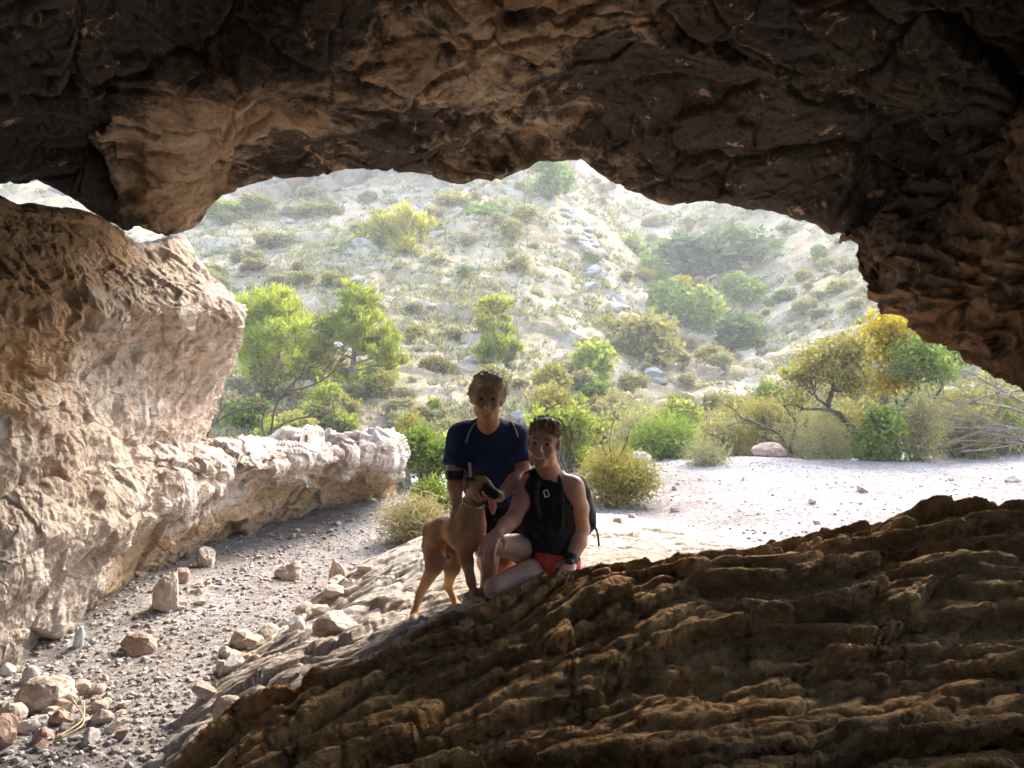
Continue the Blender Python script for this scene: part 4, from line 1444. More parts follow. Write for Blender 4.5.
# green undergrowth in the gully bottom
for k in range(46):
    px = rng.uniform(545, 800)
    Y = rng.uniform(18, 27)
    x = (px - 512) / F * Y
    o = bpy.data.objects.new('undergrowth_bush', BUSH[('leaf', 'leaf_olive', 'leaf_grey', 'leaf_lime', 'leaf_grey')[k % 5]][k % 3])
    C.objects.link(o)
    w = rng.uniform(0.7, 1.7)
    o.location = (x, Y, terrain(x, Y) - 0.1)
    o.scale = (w, w, w * rng.uniform(0.7, 1.1))
    o.rotation_euler = (0, 0, rng.uniform(0, 6.3))
    tag(o, 'green undergrowth bush in the valley bottom beyond the clearing', 'bush', 'undergrowth in the valley bottom')
for k in range(26):
    px = rng.uniform(215, 470)
    Y = rng.uniform(17.5, 24)
    x = (px - 512) / F * Y
    o = bpy.data.objects.new('undergrowth_bush', BUSH[('leaf_grey', 'leaf_olive', 'leaf_dry', 'leaf_lime')[k % 4]][k % 3])
    C.objects.link(o)
    w = rng.uniform(0.6, 1.4)
    o.location = (x, Y, terrain(x, Y) - 0.1)
    o.scale = (w, w, w * rng.uniform(0.7, 1.0))
    o.rotation_euler = (0, 0, rng.uniform(0, 6.3))
    tag(o, 'scrub bush in the dip behind the ledge, around the feet of the pines', 'bush', 'scrub around the feet of the pines')

# grass tufts: nobody could count them
n = 20000
S = hill_spots(n, lambda x, y: np.clip(dens_noise(x + 40, y - 13) * 1.2, 0, 1), -0.75, 0.75, 17.5, 100)
Z = hill_z(S[:, 0], S[:, 1])
per = 9
cen = np.repeat(np.column_stack([S, Z - 0.03]), per, 0)
sc = np.repeat(0.5 + S[:, 1] / 70, per)
cen[:, :2] += rng.normal(size=(n * per, 2)) * 0.10 * sc[:, None]
d = rng.normal(size=(n * per, 3)) * np.array([0.7, 0.7, 0.2]) + np.array([0, 0, 0.8])
d /= np.linalg.norm(d, axis=1, keepdims=True)
b = np.cross(d, rng.normal(size=(n * per, 3)))
b /= np.linalg.norm(b, axis=1, keepdims=True)
L = rng.uniform(0.16, 0.36, n * per) * sc
Wd = 0.05 * sc
V = np.stack([cen - b * Wd[:, None], cen + b * Wd[:, None], cen + d * L[:, None] + b * Wd[:, None] * 0.3, cen + d * L[:, None] - b * Wd[:, None] * 0.3], 1)
tag(leaves_obj('dry_grass', V, np.clip(np.repeat(rng.uniform(0, 1, n), per) + 0.1 * rng.normal(size=n * per), 0, 1), M['straw']), kind='stuff')

# pale outcrops on the slope
op = []
for k in range(4):
    v, f = rock_shape((1, 1, 0.8), 500 + k, 4, 9, 0.08, 0.4)
    op.append(mesh_obj('outcrop', v, f, M['outcrop'], link=False).data)
RIDGE = [(545, 178, 66), (560, 200, 62), (575, 225, 57), (590, 250, 53), (600, 275, 49), (612, 298, 46)]
S = hill_spots(120, lambda x, y: np.clip(dens_noise(x - 70, y + 30), 0, 1))
rp = []
for k in range(34):
    t = rng.uniform(0, len(RIDGE) - 1.001)
    i0 = int(t)
    q = np.array(RIDGE[i0]) * (1 - t + i0) + np.array(RIDGE[i0 + 1]) * (t - i0)
    rp.append(((q[0] + rng.normal() * 9 - 512) / F * q[2], q[2] + rng.normal() * 1.5))
S = np.concatenate([S, np.array(rp)])
Z = hill_z(S[:, 0], S[:, 1])
for k, ((x, y), z) in enumerate(zip(S, Z)):
    o = bpy.data.objects.new('rock_outcrop', op[k % 4])
    C.objects.link(o)
    w = rng.uniform(0.4, 1.5) * (0.5 + y / 80)
    o.location = (x, y, z)
    o.scale = (w, w, w * 0.7)
    o.rotation_euler = (rng.uniform(-0.3, 0.3), rng.uniform(-0.3, 0.3), rng.uniform(0, 6.3))
    tag(o, 'pale grey rock sticking out of the far slope among the scrub', 'rock', 'pale rocks on the far slope')

# ---------------------------------------------------------------- plants at the edge of the clearing
leafy_bush('lime-green leafy bush right behind the kneeling man', 'leaf_lime', 560, 404, 462, 84, 13.5, 601, (0.09, 0.055), (300, 20))
leafy_bush('fresh green leafy bush left of the standing man at the end of the ledge', 'leaf', 428, 424, 500, 62, 10.8, 602, (0.075, 0.04), (300, 20))
leafy_bush('low green bush in front of the leafy one by the standing man', 'leaf', 436, 478, 520, 44, 8.8, 603, (0.06, 0.03), (170, 18))
leafy_bush('grey-green bush behind the leafy one by the ledge tip', 'leaf_olive', 410, 404, 470, 50, 14, 604, (0.09, 0.05), (200, 18))
leafy_bush('dense grassy olive bush right of the kneeling man with bare twigs', 'leaf_olive', 616, 450, 506, 70, 9.4, 605, (0.11, 0.014), (330, 24))
leafy_bush('wispy bright green shrub right of the grassy bush', 'leaf', 668, 420, 470, 60, 14.4, 606, (0.16, 0.028), (230, 20))
leafy_bush('wispy grey-green shrub at the middle of the back of the clearing', 'leaf_grey', 724, 408, 466, 64, 15.6, 607, (0.18, 0.03), (230, 18))
leafy_bush('thin olive shrub under the bare leaning tree', 'leaf_olive', 770, 400, 456, 44, 15.2, 608, (0.15, 0.03), (110, 16))
leafy_bush('bright green small shrub low in front of the yellow tree', 'leaf', 878, 408, 460, 46, 12.8, 609, (0.085, 0.05), (230, 20))
leafy_bush('grey wispy bush right of the bright green small shrub', 'leaf_grey', 918, 398, 464, 52, 13.0, 610, (0.13, 0.018), (190, 18))
leafy_bush('tall dry straw-coloured grass clump left of the bright green small shrub', 'straw', 828, 428, 460, 60, 13.8, 611, (0.22, 0.014), (170, 22), False, name='grass_clump', cat='grass')
leafy_bush('dry pale flower clump at the rim of the clearing by the green shrubs', 'straw', 706, 442, 470, 40, 12.4, 612, (0.12, 0.014), (100, 20), False, name='grass_clump', cat='grass')
leafy_bush('rust-brown dry bush at the end of the gravel path behind the dog', 'leaf_dry', 412, 508, 552, 44, 7.4, 613, (0.10, 0.010), (200, 24), False, name='grass_clump', cat='grass')
leafy_bush('green thicket behind the heads of the two men', 'leaf_olive', 540, 385, 440, 60, 18.5, 614, (0.14, 0.07), (170, 18))
leafy_bush('pale thicket between the grassy bush and the wispy shrubs', 'leaf_grey', 640, 408, 462, 60, 16.4, 615, (0.17, 0.03), (180, 18))
leafy_bush('dusty green bush at the far right under the hanging rock', 'leaf_grey', 985, 372, 446, 90, 15.0, 616, (0.12, 0.04), (190, 18))

for k, (px, top, w, Y, mt) in enumerate([(690, 412, 50, 16.2, 'leaf'), (748, 402, 52, 16.6, 'leaf_olive'), (790, 418, 46, 15.0, 'leaf_grey'), (655, 402, 46, 17.0, 'leaf_lime'), (848, 408, 50, 15.2, 'leaf_olive'),
                                         (945, 380, 60, 15.6, 'leaf_olive'), (1000, 398, 60, 14.6, 'leaf'), (960, 408, 50, 14.0, 'leaf_grey'), (1040, 380, 80, 15.4, 'leaf_olive'), (815, 400, 46, 16.4, 'leaf_grey')]):
    leafy_bush('wispy shrub in the tangle along the back edge of the clearing', mt, px, top, 458, w, Y, 660 + k, (0.16, 0.03), (150, 16), group='wispy shrubs along the back of the clearing')


def leafy_tree(label, mat, base, trunk_pts, blobs_px, Y, seed, leaf, n, bark='bark', rad=0.05, name='tree'):
    """trunk_pts: picture points of main limbs (lists); blobs_px: (px, py, rx, ry) of the crown"""
    b = at(base[0], base[1], Y)
    b[2] = terrain(b[0], Y) - 0.05
    root = empty(name, b)
    r = np.random.default_rng(seed)
    blobs = []
    for (px, py, rx, ry) in blobs_px:
        c = at(px, py, Y + r.uniform(-0.5, 0.5)) - b
        blobs.append((c[0], c[1], c[2], rx / F * Y, rx / F * Y * 0.9, ry / F * Y))
    pts, t, cc = crown_points(blobs, r, n[0], n[1], leaf[0] * 1.2, 0.3)
    leaves_obj('crown', leaf_quads(pts, leaf[0], leaf[1], r), t, M[mat], root)
    paths = []
    ends = []
    for limb in trunk_pts:
        P = np.array([at(px, py, Y + dy) for px, py, dy in limb]) - b
        k = np.linspace(0, 1, len(P))
        P = hermite(P, k, np.linspace(0, 1, 14))
        P += r.normal(size=P.shape) * 0.012
        paths.append((P, np.linspace(rad, rad * 0.4, 14)))
        ends += list(P[4:])
    ends = np.array(ends)
    for c in cc[::3]:
        s = ends[np.argmin(((ends - c) ** 2).sum(1) + r.uniform(0, 0.3, len(ends)))]
        q = np.linspace(0, 1, 6)[:, None]
        m = (s + c) / 2 + r.normal(size=3) * 0.12
        paths.append(((1 - q) ** 2 * s + 2 * q * (1 - q) * m + q * q * c, np.linspace(rad * 0.28, rad * 0.10, 6)))
    tubes('trunk', paths, M[bark], root, 5)
    return tag(root, label, 'tree')


leafy_tree('leaning tree with olive-green leaves left of the yellow one at the clearing edge', 'leaf_olive', (862, 448),
           [[(862, 450, 0), (850, 428, 0), (828, 408, 0.1), (810, 392, 0)], [(866, 438, 0), (836, 412, 0), (800, 408, -0.2)], [(828, 406, 0), (836, 380, 0.2), (850, 360, 0)]],
           [(800, 376, 20, 16), (825, 362, 24, 18), (850, 352, 22, 16), (792, 398, 14, 9), (846, 380, 22, 16)], 13.6, 620, (0.085, 0.05), (240, 17), rad=0.05)
leafy_tree('tree with golden yellow leaves beside the hanging rock', 'leaf_yellow', (905, 446),
           [[(905, 448, 0), (900, 420, 0), (892, 380, 0.1), (884, 335, 0)], [(900, 410, 0), (915, 385, 0), (925, 360, 0)]],
           [(880, 328, 18, 16), (892, 345, 20, 16), (872, 348, 16, 12), (890, 380, 20, 9), (872, 384, 10, 6), (908, 332, 12, 14)], 14.6, 621, (0.10, 0.06), (190, 17), rad=0.04)
leafy_tree('tree with fresh green leaves right of the golden yellow one', 'leaf', (930, 446),
           [[(930, 448, 0), (925, 420, 0), (918, 385, 0.1), (920, 355, 0)], [(925, 415, 0), (940, 390, 0), (950, 365, 0)]],
           [(915, 358, 20, 16), (935, 368, 20, 14), (905, 378, 16, 9), (950, 352, 20, 14), (925, 342, 14, 10)], 14.2, 622, (0.09, 0.05), (210, 17), rad=0.035)


def bare(label, base, Y, seed, starts, rad, depth=3, mat='bark', name='bare_tree', leaves=None, cat='tree', up=0.10, bend=0.35, shrink=0.68, wig=0.25, zbase=None):
    """starts: list of picture polylines for the main limbs; twigs grow from them"""
    b = at(base[0], base[1], Y)
    b[2] = (terrain(b[0], Y) - 0.03) if zbase is None else zbase
    r = np.random.default_rng(seed)
    out_, tips = [], []
    for limb in starts:
        P = np.array([at(px, py, Y + dy) for px, py, dy in limb]) - b
        seg = np.linalg.norm(P[1:] - P[:-1], axis=1).sum()
        P = hermite(P, np.linspace(0, 1, len(P)), np.linspace(0, 1, 12))
        P += r.normal(size=P.shape) * 0.004 * Y / 10
        out_.append((P, np.linspace(rad, rad * 0.45, 12)))
        for k in range(4 + depth):
            i = r.integers(4, 12)
            d = P[min(i + 1, 11)] - P[i - 1]
            d = d / np.linalg.norm(d) + r.normal(size=3) * np.array([0.5, 0.5, 0.45]) + np.array([0, 0, up])
            d /= np.linalg.norm(d)
            grow(P[i], d, seg * r.uniform(0.16, 0.36), rad * 0.38, r, depth - 1, out_, tips, bend, up, (1, 3), shrink, wig)
    if leaves:
        root = empty(name, b)
        tubes('trunk', out_, M[mat], root, 5)
        tp = np.repeat(np.array(tips), leaves[3], 0)
        tp = tp + r.normal(size=tp.shape) * leaves[1] * 1.4
        leaves_obj('crown', leaf_quads(tp, leaves[1], leaves[2], r), r.uniform(0.2, 0.9, len(tp)), M[leaves[0]], root)
        return tag(root, label, cat)
    o = tubes(name, out_, M[mat], None, 5)
    o.location = b
    return tag(o, label, cat)


bare('dark bare tree with crooked spreading branches behind the ledge, before the pines', (270, 442), 11.0, 630,
     [[(268, 448, 0), (272, 425, 0), (276, 405, 0.1), (290, 392, 0), (318, 383, 0), (335, 370, 0)], [(268, 446, 0), (262, 424, 0), (264, 408, 0), (255, 396, 0)],
      [(272, 430, 0), (292, 420, 0.2), (315, 416, 0.3), (335, 412, 0)], [(206, 438, 0), (214, 424, 0), (236, 411, 0), (262, 406, 0)], [(276, 402, 0), (300, 376, 0), (318, 362, 0)]], 0.022, 3)
bare('thin bare twigs of a dead sapling in front of the small slim pine', (508, 430), 12.0, 631,
     [[(512, 430, 0), (500, 392, 0), (494, 350, 0), (478, 318, 0)], [(505, 400, 0), (518, 345, 0), (514, 300, 0), (527, 246, 0), (524, 205, 0)]], 0.007, 3, 'bark_grey', leaves=('leaf_grey', 0.07, 0.014, 5), up=0.25)
bare('thin crooked grey sapling left of the standing man', (462, 440), 12.5, 632,
     [[(468, 445, 0), (452, 400, 0), (436, 375, 0), (434, 345, 0)], [(462, 420, 0), (478, 365, 0), (470, 318, 0), (476, 280, 0)]], 0.007, 3, 'bark_grey', leaves=('leaf_grey', 0.07, 0.014, 4), up=0.25)
bare('bare dark twigs rising out of the grassy bush by the kneeling man', (612, 480), 9.2, 633,
     [[(614, 492, 0), (612, 465, 0), (610, 442, 0), (614, 415, 0)], [(612, 470, 0), (604, 450, 0), (596, 436, 0)], [(612, 468, 0), (624, 448, 0), (630, 430, 0)]], 0.010, 2)
bare('leaning bare tree with dark limbs at the back of the clearing', (790, 452), 14.2, 634,
     [[(792, 454, 0), (780, 436, 0), (758, 424, 0), (742, 418, 0)], [(788, 448, 0), (796, 425, 0), (784, 405, 0)]], 0.035, 3)
bare('white dead shrub in the middle of the gully thicket', (660, 345), 42, 635, [[(660, 346, 0), (658, 330, 0), (652, 320, 0)], [(660, 340, 0), (668, 328, 0), (672, 322, 0)]], 0.05, 3, 'twig', 'dead_shrub', cat='shrub')
bare('small leafless grey shrub on top of the ledge tip', (372, 432), 9.6, 636, [[(372, 436, 0), (370, 420, 0), (366, 404, 0)], [(372, 434, 0), (378, 418, 0), (384, 408, 0)], [(371, 434, 0), (362, 420, 0), (356, 412, 0)]], 0.006, 3, 'bark_grey', 'dead_shrub', cat='shrub', zbase=0.85)
bare('long grey dead branches fanned out under the hanging rock at the right', (1010, 440), 13.6, 637,
     [[(1060, 440, 0), (1000, 425, 0), (950, 418, 0), (925, 412, 0)], [(1060, 430, 0), (1010, 408, 0), (960, 402, 0), (930, 396, 0)], [(1070, 445, 0), (1000, 436, 0), (955, 432, 0)],
      [(1060, 420, 0), (1010, 395, 0), (975, 375, 0)], [(1080, 400, 0), (1030, 390, 0), (980, 398, 0), (950, 412, 0)]], 0.028, 3, 'bark_grey', 'dead_branches', cat='branches', up=0.0)
bare('heap of dark dead brushwood on the ground at the right picture edge', (1000, 448), 13.0, 638,
     [[(940, 446, 0), (980, 432, 0), (1030, 428, 0)], [(955, 450, 0.3), (1000, 438, 0.2), (1050, 436, 0)], [(1040, 450, 0), (1000, 430, 0), (960, 428, 0)], [(1050, 446, 0.5), (990, 442, 0.3), (945, 440, 0)],
      [(960, 452, 0), (1010, 446, 0), (1060, 440, 0)], [(930, 450, 0), (960, 440, 0.4), (1000, 424, 0.4)]], 0.022, 3, 'brush', 'brushwood', cat='brushwood', up=0.05, bend=0.5)
bare('pale dry root lying under the tip of the ledge', (360, 512), 9.0, 639, [[(348, 516, 0), (358, 508, 0), (372, 512, 0), (392, 508, 0)]], 0.02, 1, 'twig', 'dry_root', cat='root', up=0)


# ================================================================ PEOPLE AND DOG (smooth solids -> one continuous surface each)
from mathutils.bvhtree import BVHTree


def cone(a, b, ra, rb=None, k=0.03, op='u'):
    return ('cone', np.array(a, float), np.array(b, float), ra, ra if rb is None else rb, k, op)


def ell(c, r, axes=None, k=0.03, op='u'):
    return ('ell', np.array(c, float), np.array(r, float), np.eye(3) if axes is None else np.array(axes, float), None, k, op)


def chain(pts, rads, k=0.03):
    return [cone(pts[i], pts[i + 1], rads[i], rads[i + 1], k) for i in range(len(pts) - 1)]


def infl(prims, d):
    o = []
    for p in prims:
        if p[0] == 'cone':
            o.append(('cone', p[1], p[2], p[3] + d, p[4] + d, p[5], p[6]))
        else:
            o.append(('ell', p[1], p[2] + d, p[3], None, p[5], p[6]))
    return o


def sdf_mesh(prims, h=0.006, planes=(), relax=1):
    lo, hi = np.full(3, 1e9), np.full(3, -1e9)
    bb = []
    for p in prims:
        if p[0] == 'cone':
            r = max(p[3], p[4])
            a, b = np.minimum(p[1], p[2]) - r, np.maximum(p[1], p[2]) + r
        else:
            r = p[2].max()
            a, b = p[1] - r, p[1] + r
        bb.append((a, b))
        if p[6] == 'u':
            lo, hi = np.minimum(lo, a), np.maximum(hi, b)
    lo -= 4 * h
    hi += 4 * h
    n = np.ceil((hi - lo) / h).astype(int) + 1
    vol = np.full(n, 0.5, np.float32)
    ax = [lo[i] + h * np.arange(n[i]) for i in range(3)]
    for p, (a, b) in zip(prims, bb):
        m = p[5] + 4 * h
        i0 = np.clip(np.floor((a - m - lo) / h).astype(int), 0, n - 1)
        i1 = np.clip(np.ceil((b + m - lo) / h).astype(int) + 1, 1, n)
        if (i1 <= i0).any():
            continue
        sl = tuple(slice(i0[i], i1[i]) for i in range(3))
        X, Y, Z = np.meshgrid(*[ax[i][sl[i]].astype(np.float32) for i in range(3)], indexing='ij')
        if p[0] == 'cone':
            A, B = p[1], p[2]
            ab = B - A
            L2 = max((ab ** 2).sum(), 1e-9)
            t = np.clip(((X - A[0]) * ab[0] + (Y - A[1]) * ab[1] + (Z - A[2]) * ab[2]) / L2, 0, 1)
            d = np.sqrt((X - A[0] - t * ab[0]) ** 2 + (Y - A[1] - t * ab[1]) ** 2 + (Z - A[2] - t * ab[2]) ** 2) - (p[3] + t * (p[4] - p[3]))
        else:
            Rm = p[3]
            q = [(X - p[1][0]) * Rm[i][0] + (Y - p[1][1]) * Rm[i][1] + (Z - p[1][2]) * Rm[i][2] for i in range(3)]
            k0 = np.sqrt(sum((q[i] / p[2][i]) ** 2 for i in range(3)))
            k1 = np.sqrt(sum((q[i] / p[2][i] ** 2) ** 2 for i in range(3))) + 1e-6
            d = k0 * (k0 - 1) / k1
        v = vol[sl]
        k = max(p[5], 1e-4)
        if p[6] == 'u':
            hh = np.maximum(k - np.abs(v - d), 0) / k
            vol[sl] = np.minimum(v, d) - hh * hh * k * 0.25
        else:
            hh = np.maximum(k - np.abs(v + d), 0) / k
            vol[sl] = np.maximum(v, -d) + hh * hh * k * 0.25
    if planes:
        X, Y, Z = np.meshgrid(*[a_.astype(np.float32) for a_ in ax], indexing='ij')
        for P, N in planes:
            N = np.array(N, float)
            N = N / np.linalg.norm(N)
            vol = np.maximum(vol, ((X - P[0]) * N[0] + (Y - P[1]) * N[1] + (Z - P[2]) * N[2]).astype(np.float32))
    s = vol < 0
    cnt = sum(s[i:n[0] - 1 + i, j:n[1] - 1 + j, k:n[2] - 1 + k].astype(np.int8) for i in (0, 1) for j in (0, 1) for k in (0, 1))
    act = (cnt > 0) & (cnt < 8)
    ii = np.argwhere(act)
    idx = np.full(act.shape, -1, np.int64)
    idx[act] = np.arange(len(ii))
    acc = np.zeros((len(ii), 3))
    num = np.zeros(len(ii))
    for axis in range(3):
        o1, o2 = [a_ for a_ in range(3) if a_ != axis]
        for u in (0, 1):
            for w in (0, 1):
                c0 = np.zeros(3, int); c0[o1] = u; c0[o2] = w
                c1 = c0.copy(); c1[axis] = 1
                va = vol[tuple((ii + c0).T)]
                vb = vol[tuple((ii + c1).T)]
                cr = (va < 0) != (vb < 0)
                t = np.where(cr, va / np.where(cr, va - vb, 1), 0)
                pos = ii + c0
                pos = pos.astype(float)
                pos[:, axis] += t
                acc += np.where(cr[:, None], pos, 0)
                num += cr
    V = acc / num[:, None] * h + lo
    Fs = []
    for axis in range(3):
        o1, o2 = [(1, 2), (2, 0), (0, 1)][axis]
        sa = np.moveaxis(s, axis, 0)
        e = np.moveaxis((sa[:-1] != sa[1:]), 0, axis)
        q = np.argwhere(e)
        q = q[(q[:, o1] >= 1) & (q[:, o2] >= 1) & (q[:, o1] < n[o1] - 1) & (q[:, o2] < n[o2] - 1)]
        d1 = np.zeros(3, int); d1[o1] = 1
        d2 = np.zeros(3, int); d2[o2] = 1
        f = np.stack([idx[tuple((q - d1 - d2).T)], idx[tuple((q - d2).T)], idx[tuple(q.T)], idx[tuple((q - d1).T)]], 1)
        fl = ~s[tuple(q.T)]
        f[fl] = f[fl][:, ::-1]
        Fs.append(f)
    Fq = np.concatenate(Fs)
    Fq = Fq[(Fq >= 0).all(1)]
    for _ in range(relax):
        A = np.zeros_like(V); N = np.zeros(len(V))
        for a_, b_ in ((0, 1), (1, 2), (2, 3), (3, 0)):
            np.add.at(A, Fq[:, a_], V[Fq[:, b_]]); np.add.at(N, Fq[:, a_], 1)
            np.add.at(A, Fq[:, b_], V[Fq[:, a_]]); np.add.at(N, Fq[:, b_], 1)
        V = 0.5 * V + 0.5 * A / np.maximum(N, 1)[:, None]
    return V, Fq


def vnormals(V, Fq):
    fn = np.cross(V[Fq[:, 2]] - V[Fq[:, 0]], V[Fq[:, 3]] - V[Fq[:, 1]])
    N = np.zeros_like(V)
    for k in range(4):
        np.add.at(N, Fq[:, k], fn)
    return N / (np.linalg.norm(N, axis=1, keepdims=True) + 1e-12)


def solid(name, prims, mat, root, h=0.006, planes=(), relax=1, wrinkle=None, vattr=None):
    V, Fq = sdf_mesh(prims, h, planes, relax)
    if wrinkle:
        V = V + vnormals(V, Fq) * wrinkle(V.astype(np.float32))[:, None]
    o = mesh_obj(name, V - np.array(root.location), Fq, mat, root, vattr=vattr(V) if vattr else None)
    return o, (V, Fq)


def unit(v):
    v = np.array(v, float)
    return v / np.linalg.norm(v)


def hand(w, fdir, pn, side, curl=(0.35, 0.45, 0.3), spread=0.10, sc=1.0, thumb=0.9):
    """w wrist, fdir finger direction, pn palm normal (fingers curl towards it), side: +1/-1 thumb side along cross(fdir, pn)"""
    w = np.array(w, float)
    f = unit(fdir)
    n = unit(np.array(pn, float) - f * np.dot(pn, f))
    s = np.cross(f, n) * side
    pr = []
    L = [0.95, 1.0, 0.93, 0.78]
    for i in range(4):
        off = (1.5 - i)
        kn = w + f * 0.088 * sc + s * off * 0.0205 * sc - f * abs(off) * 0.003
        pr.append(cone(w + s * off * 0.010 * sc, kn, 0.015 * sc, 0.0125 * sc, 0.012))
        d = unit(f + s * off * spread)
        p = kn
        ang = 0.0
        for j, (l, r0, r1) in enumerate(((0.044, 0.0100, 0.0092), (0.027, 0.0092, 0.0084), (0.021, 0.0084, 0.0070))):
            ang += curl[j]
            dd = d * math.cos(ang) + n * math.sin(ang)
            q = p + dd * l * L[i] * sc
            pr.append(cone(p, q, r0 * sc, r1 * sc, 0.003))
            p = q
    b = w + f * 0.022 * sc + s * 0.026 * sc
    t1 = b + unit(f * 0.6 + s * thumb + n * 0.35) * 0.045 * sc
    t2 = t1 + unit(f * 0.9 + s * 0.25 + n * 0.45) * 0.032 * sc
    pr += [cone(w + f * 0.015, b, 0.016 * sc, 0.015 * sc, 0.012), cone(b, t1, 0.0145 * sc, 0.0115 * sc, 0.008), cone(t1, t2, 0.011 * sc, 0.0085 * sc, 0.004)]
    return pr


class Head:
    """local frame: x to the person's left as seen by the viewer's right, y forward, z up"""
    def __init__(self, c, fwd, up, sc=1.0):
        self.c = np.array(c, float)
        self.y = unit(fwd)
        self.x = unit(np.cross(self.y, up))
        self.z = np.cross(self.x, self.y)
        self.s = sc
        self.A = np.stack([self.x, self.y, self.z])

    def p(self, x, y, z):
        return self.c + self.s * (x * self.x + y * self.y + z * self.z)

    def e(self, c, r, k=0.02, op='u'):
        return ell(self.p(*c), np.array(r) * self.s, self.A, k, op)

    def k(self, a, b, ra, rb, k=0.015, op='u'):
        return cone(self.p(*a), self.p(*b), ra * self.s, rb * self.s, k, op)

    def prims(self, jaw=1.0):
        P = [self.e((0, -0.012, 0.035), (0.075, 0.094, 0.086)), self.e((0, 0.030, -0.050), (0.058 * jaw, 0.058, 0.066), 0.03),
             self.e((0, 0.062, -0.098), (0.026, 0.022, 0.020), 0.02)]
        for s in (-1, 1):
            P += [self.e((s * 0.040, 0.060, -0.028), (0.024, 0.022, 0.024), 0.02), self.e((s * 0.046, 0.012, -0.070), (0.020, 0.034, 0.026), 0.025),
                  self.k((s * 0.048, 0.070, 0.024), (s * 0.012, 0.082, 0.022), 0.010, 0.011, 0.012)]
        for s in (-1, 1):
            P.append(self.e((s * 0.031, 0.093, 0.004), (0.019, 0.014, 0.012), 0.012, 's'))
        P += [self.k((0, 0.084, 0.012), (0, 0.108, -0.028), 0.009, 0.013, 0.010)]
        for s in (-1, 1):
            P.append(self.e((s * 0.012, 0.098, -0.032), (0.009, 0.010, 0.008), 0.008))
            P.append(self.e((s * 0.079, -0.006, -0.004), (0.011, 0.020, 0.032), 0.008))
        P += [self.k((-0.026, 0.084, -0.056), (0, 0.094, -0.052), 0.006, 0.008, 0.010), self.k((0.026, 0.084, -0.056), (0, 0.094, -0.052), 0.006, 0.008, 0.010),
              self.k((-0.022, 0.080, -0.076), (0.022, 0.080, -0.076), 0.009, 0.009, 0.012)]
        for a, b in (((-0.028, 0.086, -0.056), (-0.012, 0.096, -0.065)), ((-0.012, 0.096, -0.065), (0.012, 0.096, -0.065)), ((0.012, 0.096, -0.065), (0.028, 0.086, -0.056))):
            P.append(self.k(a, b, 0.0055, 0.0055, 0.004, 's'))
        return P

    def eyes(self, root, mat, brow=None):
        for s in (-1, 1):
            solid('eye', [self.e((s * 0.031, 0.076, 0.004), (0.0100, 0.0100, 0.0060), 0.001)], mat, root, 0.003)
        if brow:
            for s in (-1, 1):
                solid('eyebrow', [self.k((s * 0.014, 0.092, 0.026), (s * 0.034, 0.088, 0.031), 0.004, 0.004, 0.004), self.k((s * 0.034, 0.088, 0.031), (s * 0.052, 0.074, 0.024), 0.004, 0.0025, 0.004)], brow, root, 0.003)

    def teeth(self, root, mat):
        solid('teeth', [self.k((-0.022, 0.082, -0.059), (-0.010, 0.088, -0.0655), 0.0045, 0.0045, 0.003), self.k((-0.010, 0.088, -0.0655), (0.010, 0.088, -0.0655), 0.0045, 0.0045, 0.003),
                        self.k((0.010, 0.088, -0.0655), (0.022, 0.082, -0.059), 0.0045, 0.0045, 0.003)], mat, root, 0.003)


def skin_mat(name, col):
    t = NT(name)
    c = t.mix(1.0, col, t.ramp(t.noise(9, 6, 0.6), [(0.3, 0.88), (0.7, 1.12)]), 'MULTIPLY')
    t.b.inputs['Subsurface Weight'].default_value = 0.15
    t.b.inputs['Subsurface Radius'].default_value = (0.02, 0.008, 0.005)
    t.b.inputs['Subsurface Scale'].default_value = 0.5
    return t.done(c, 0.5, t.bump(t.noise(120, 4), 0.15, 0.003), 0.4)


def cloth_mat(name, col, rough=0.85):
    t = NT(name)
    c = t.mix(1.0, col, t.ramp(t.noise(14, 6, 0.6), [(0.3, 0.82), (0.7, 1.18)]), 'MULTIPLY')
    b = t.bump(t.noise(7, 5, 0.55, 1.2), 0.5, 0.02)
    return t.done(c, rough, t.bump(t.noise(350, 2), 0.2, 0.002, b), 0.2)


M['skin_a'] = skin_mat('tanned_skin', (0.50, 0.295, 0.20))
M['skin_b'] = skin_mat('brown_skin', (0.48, 0.28, 0.19))
M['navy'] = cloth_mat('navy_jersey', (0.018, 0.035, 0.105))
M['blue'] = cloth_mat('sunlit_blue', (0.03, 0.10, 0.42))  # brighter blue for the sunlit side of the navy shirt
M['black_cloth'] = cloth_mat('black_cloth', (0.018, 0.018, 0.021))
M['red_cloth'] = cloth_mat('red_shorts', (0.50, 0.05, 0.025))
M['piping'] = plain('pale_piping', (0.50, 0.47, 0.42), 0.8)
M['white_mark'] = plain('white_print', (0.75, 0.75, 0.75), 0.7)
M['rubber'] = plain('black_rubber', (0.015, 0.015, 0.016), 0.45, 0.4)
M['metal'] = plain('steel', (0.5, 0.5, 0.5), 0.35, 0.5, metal=1.0)
M['eye'] = plain('dark_eye', (0.03, 0.02, 0.015), 0.15, 0.6)
M['teeth'] = plain('teeth', (0.72, 0.68, 0.60), 0.4, 0.5)
M['shoe'] = cloth_mat('grey_shoe', (0.07, 0.07, 0.07))
M['lime'] = plain('lime_trim', (0.45, 0.60, 0.05), 0.6)


def hair_mat(name, a, b):
    t = NT(name)
    mp = t.n('ShaderNodeMapping')
    mp.inputs['Scale'].default_value = (90, 90, 14)
    t.l(t.tc.outputs['Object'], mp.inputs['Vector'])
    n = t.noise(1.0, 5, 0.6, 0.6, mp.outputs[0])
    return t.done(t.ramp(n, [(0.35, a), (0.65, b)]), 0.55, t.bump(n, 0.9, 0.01), 0.4)


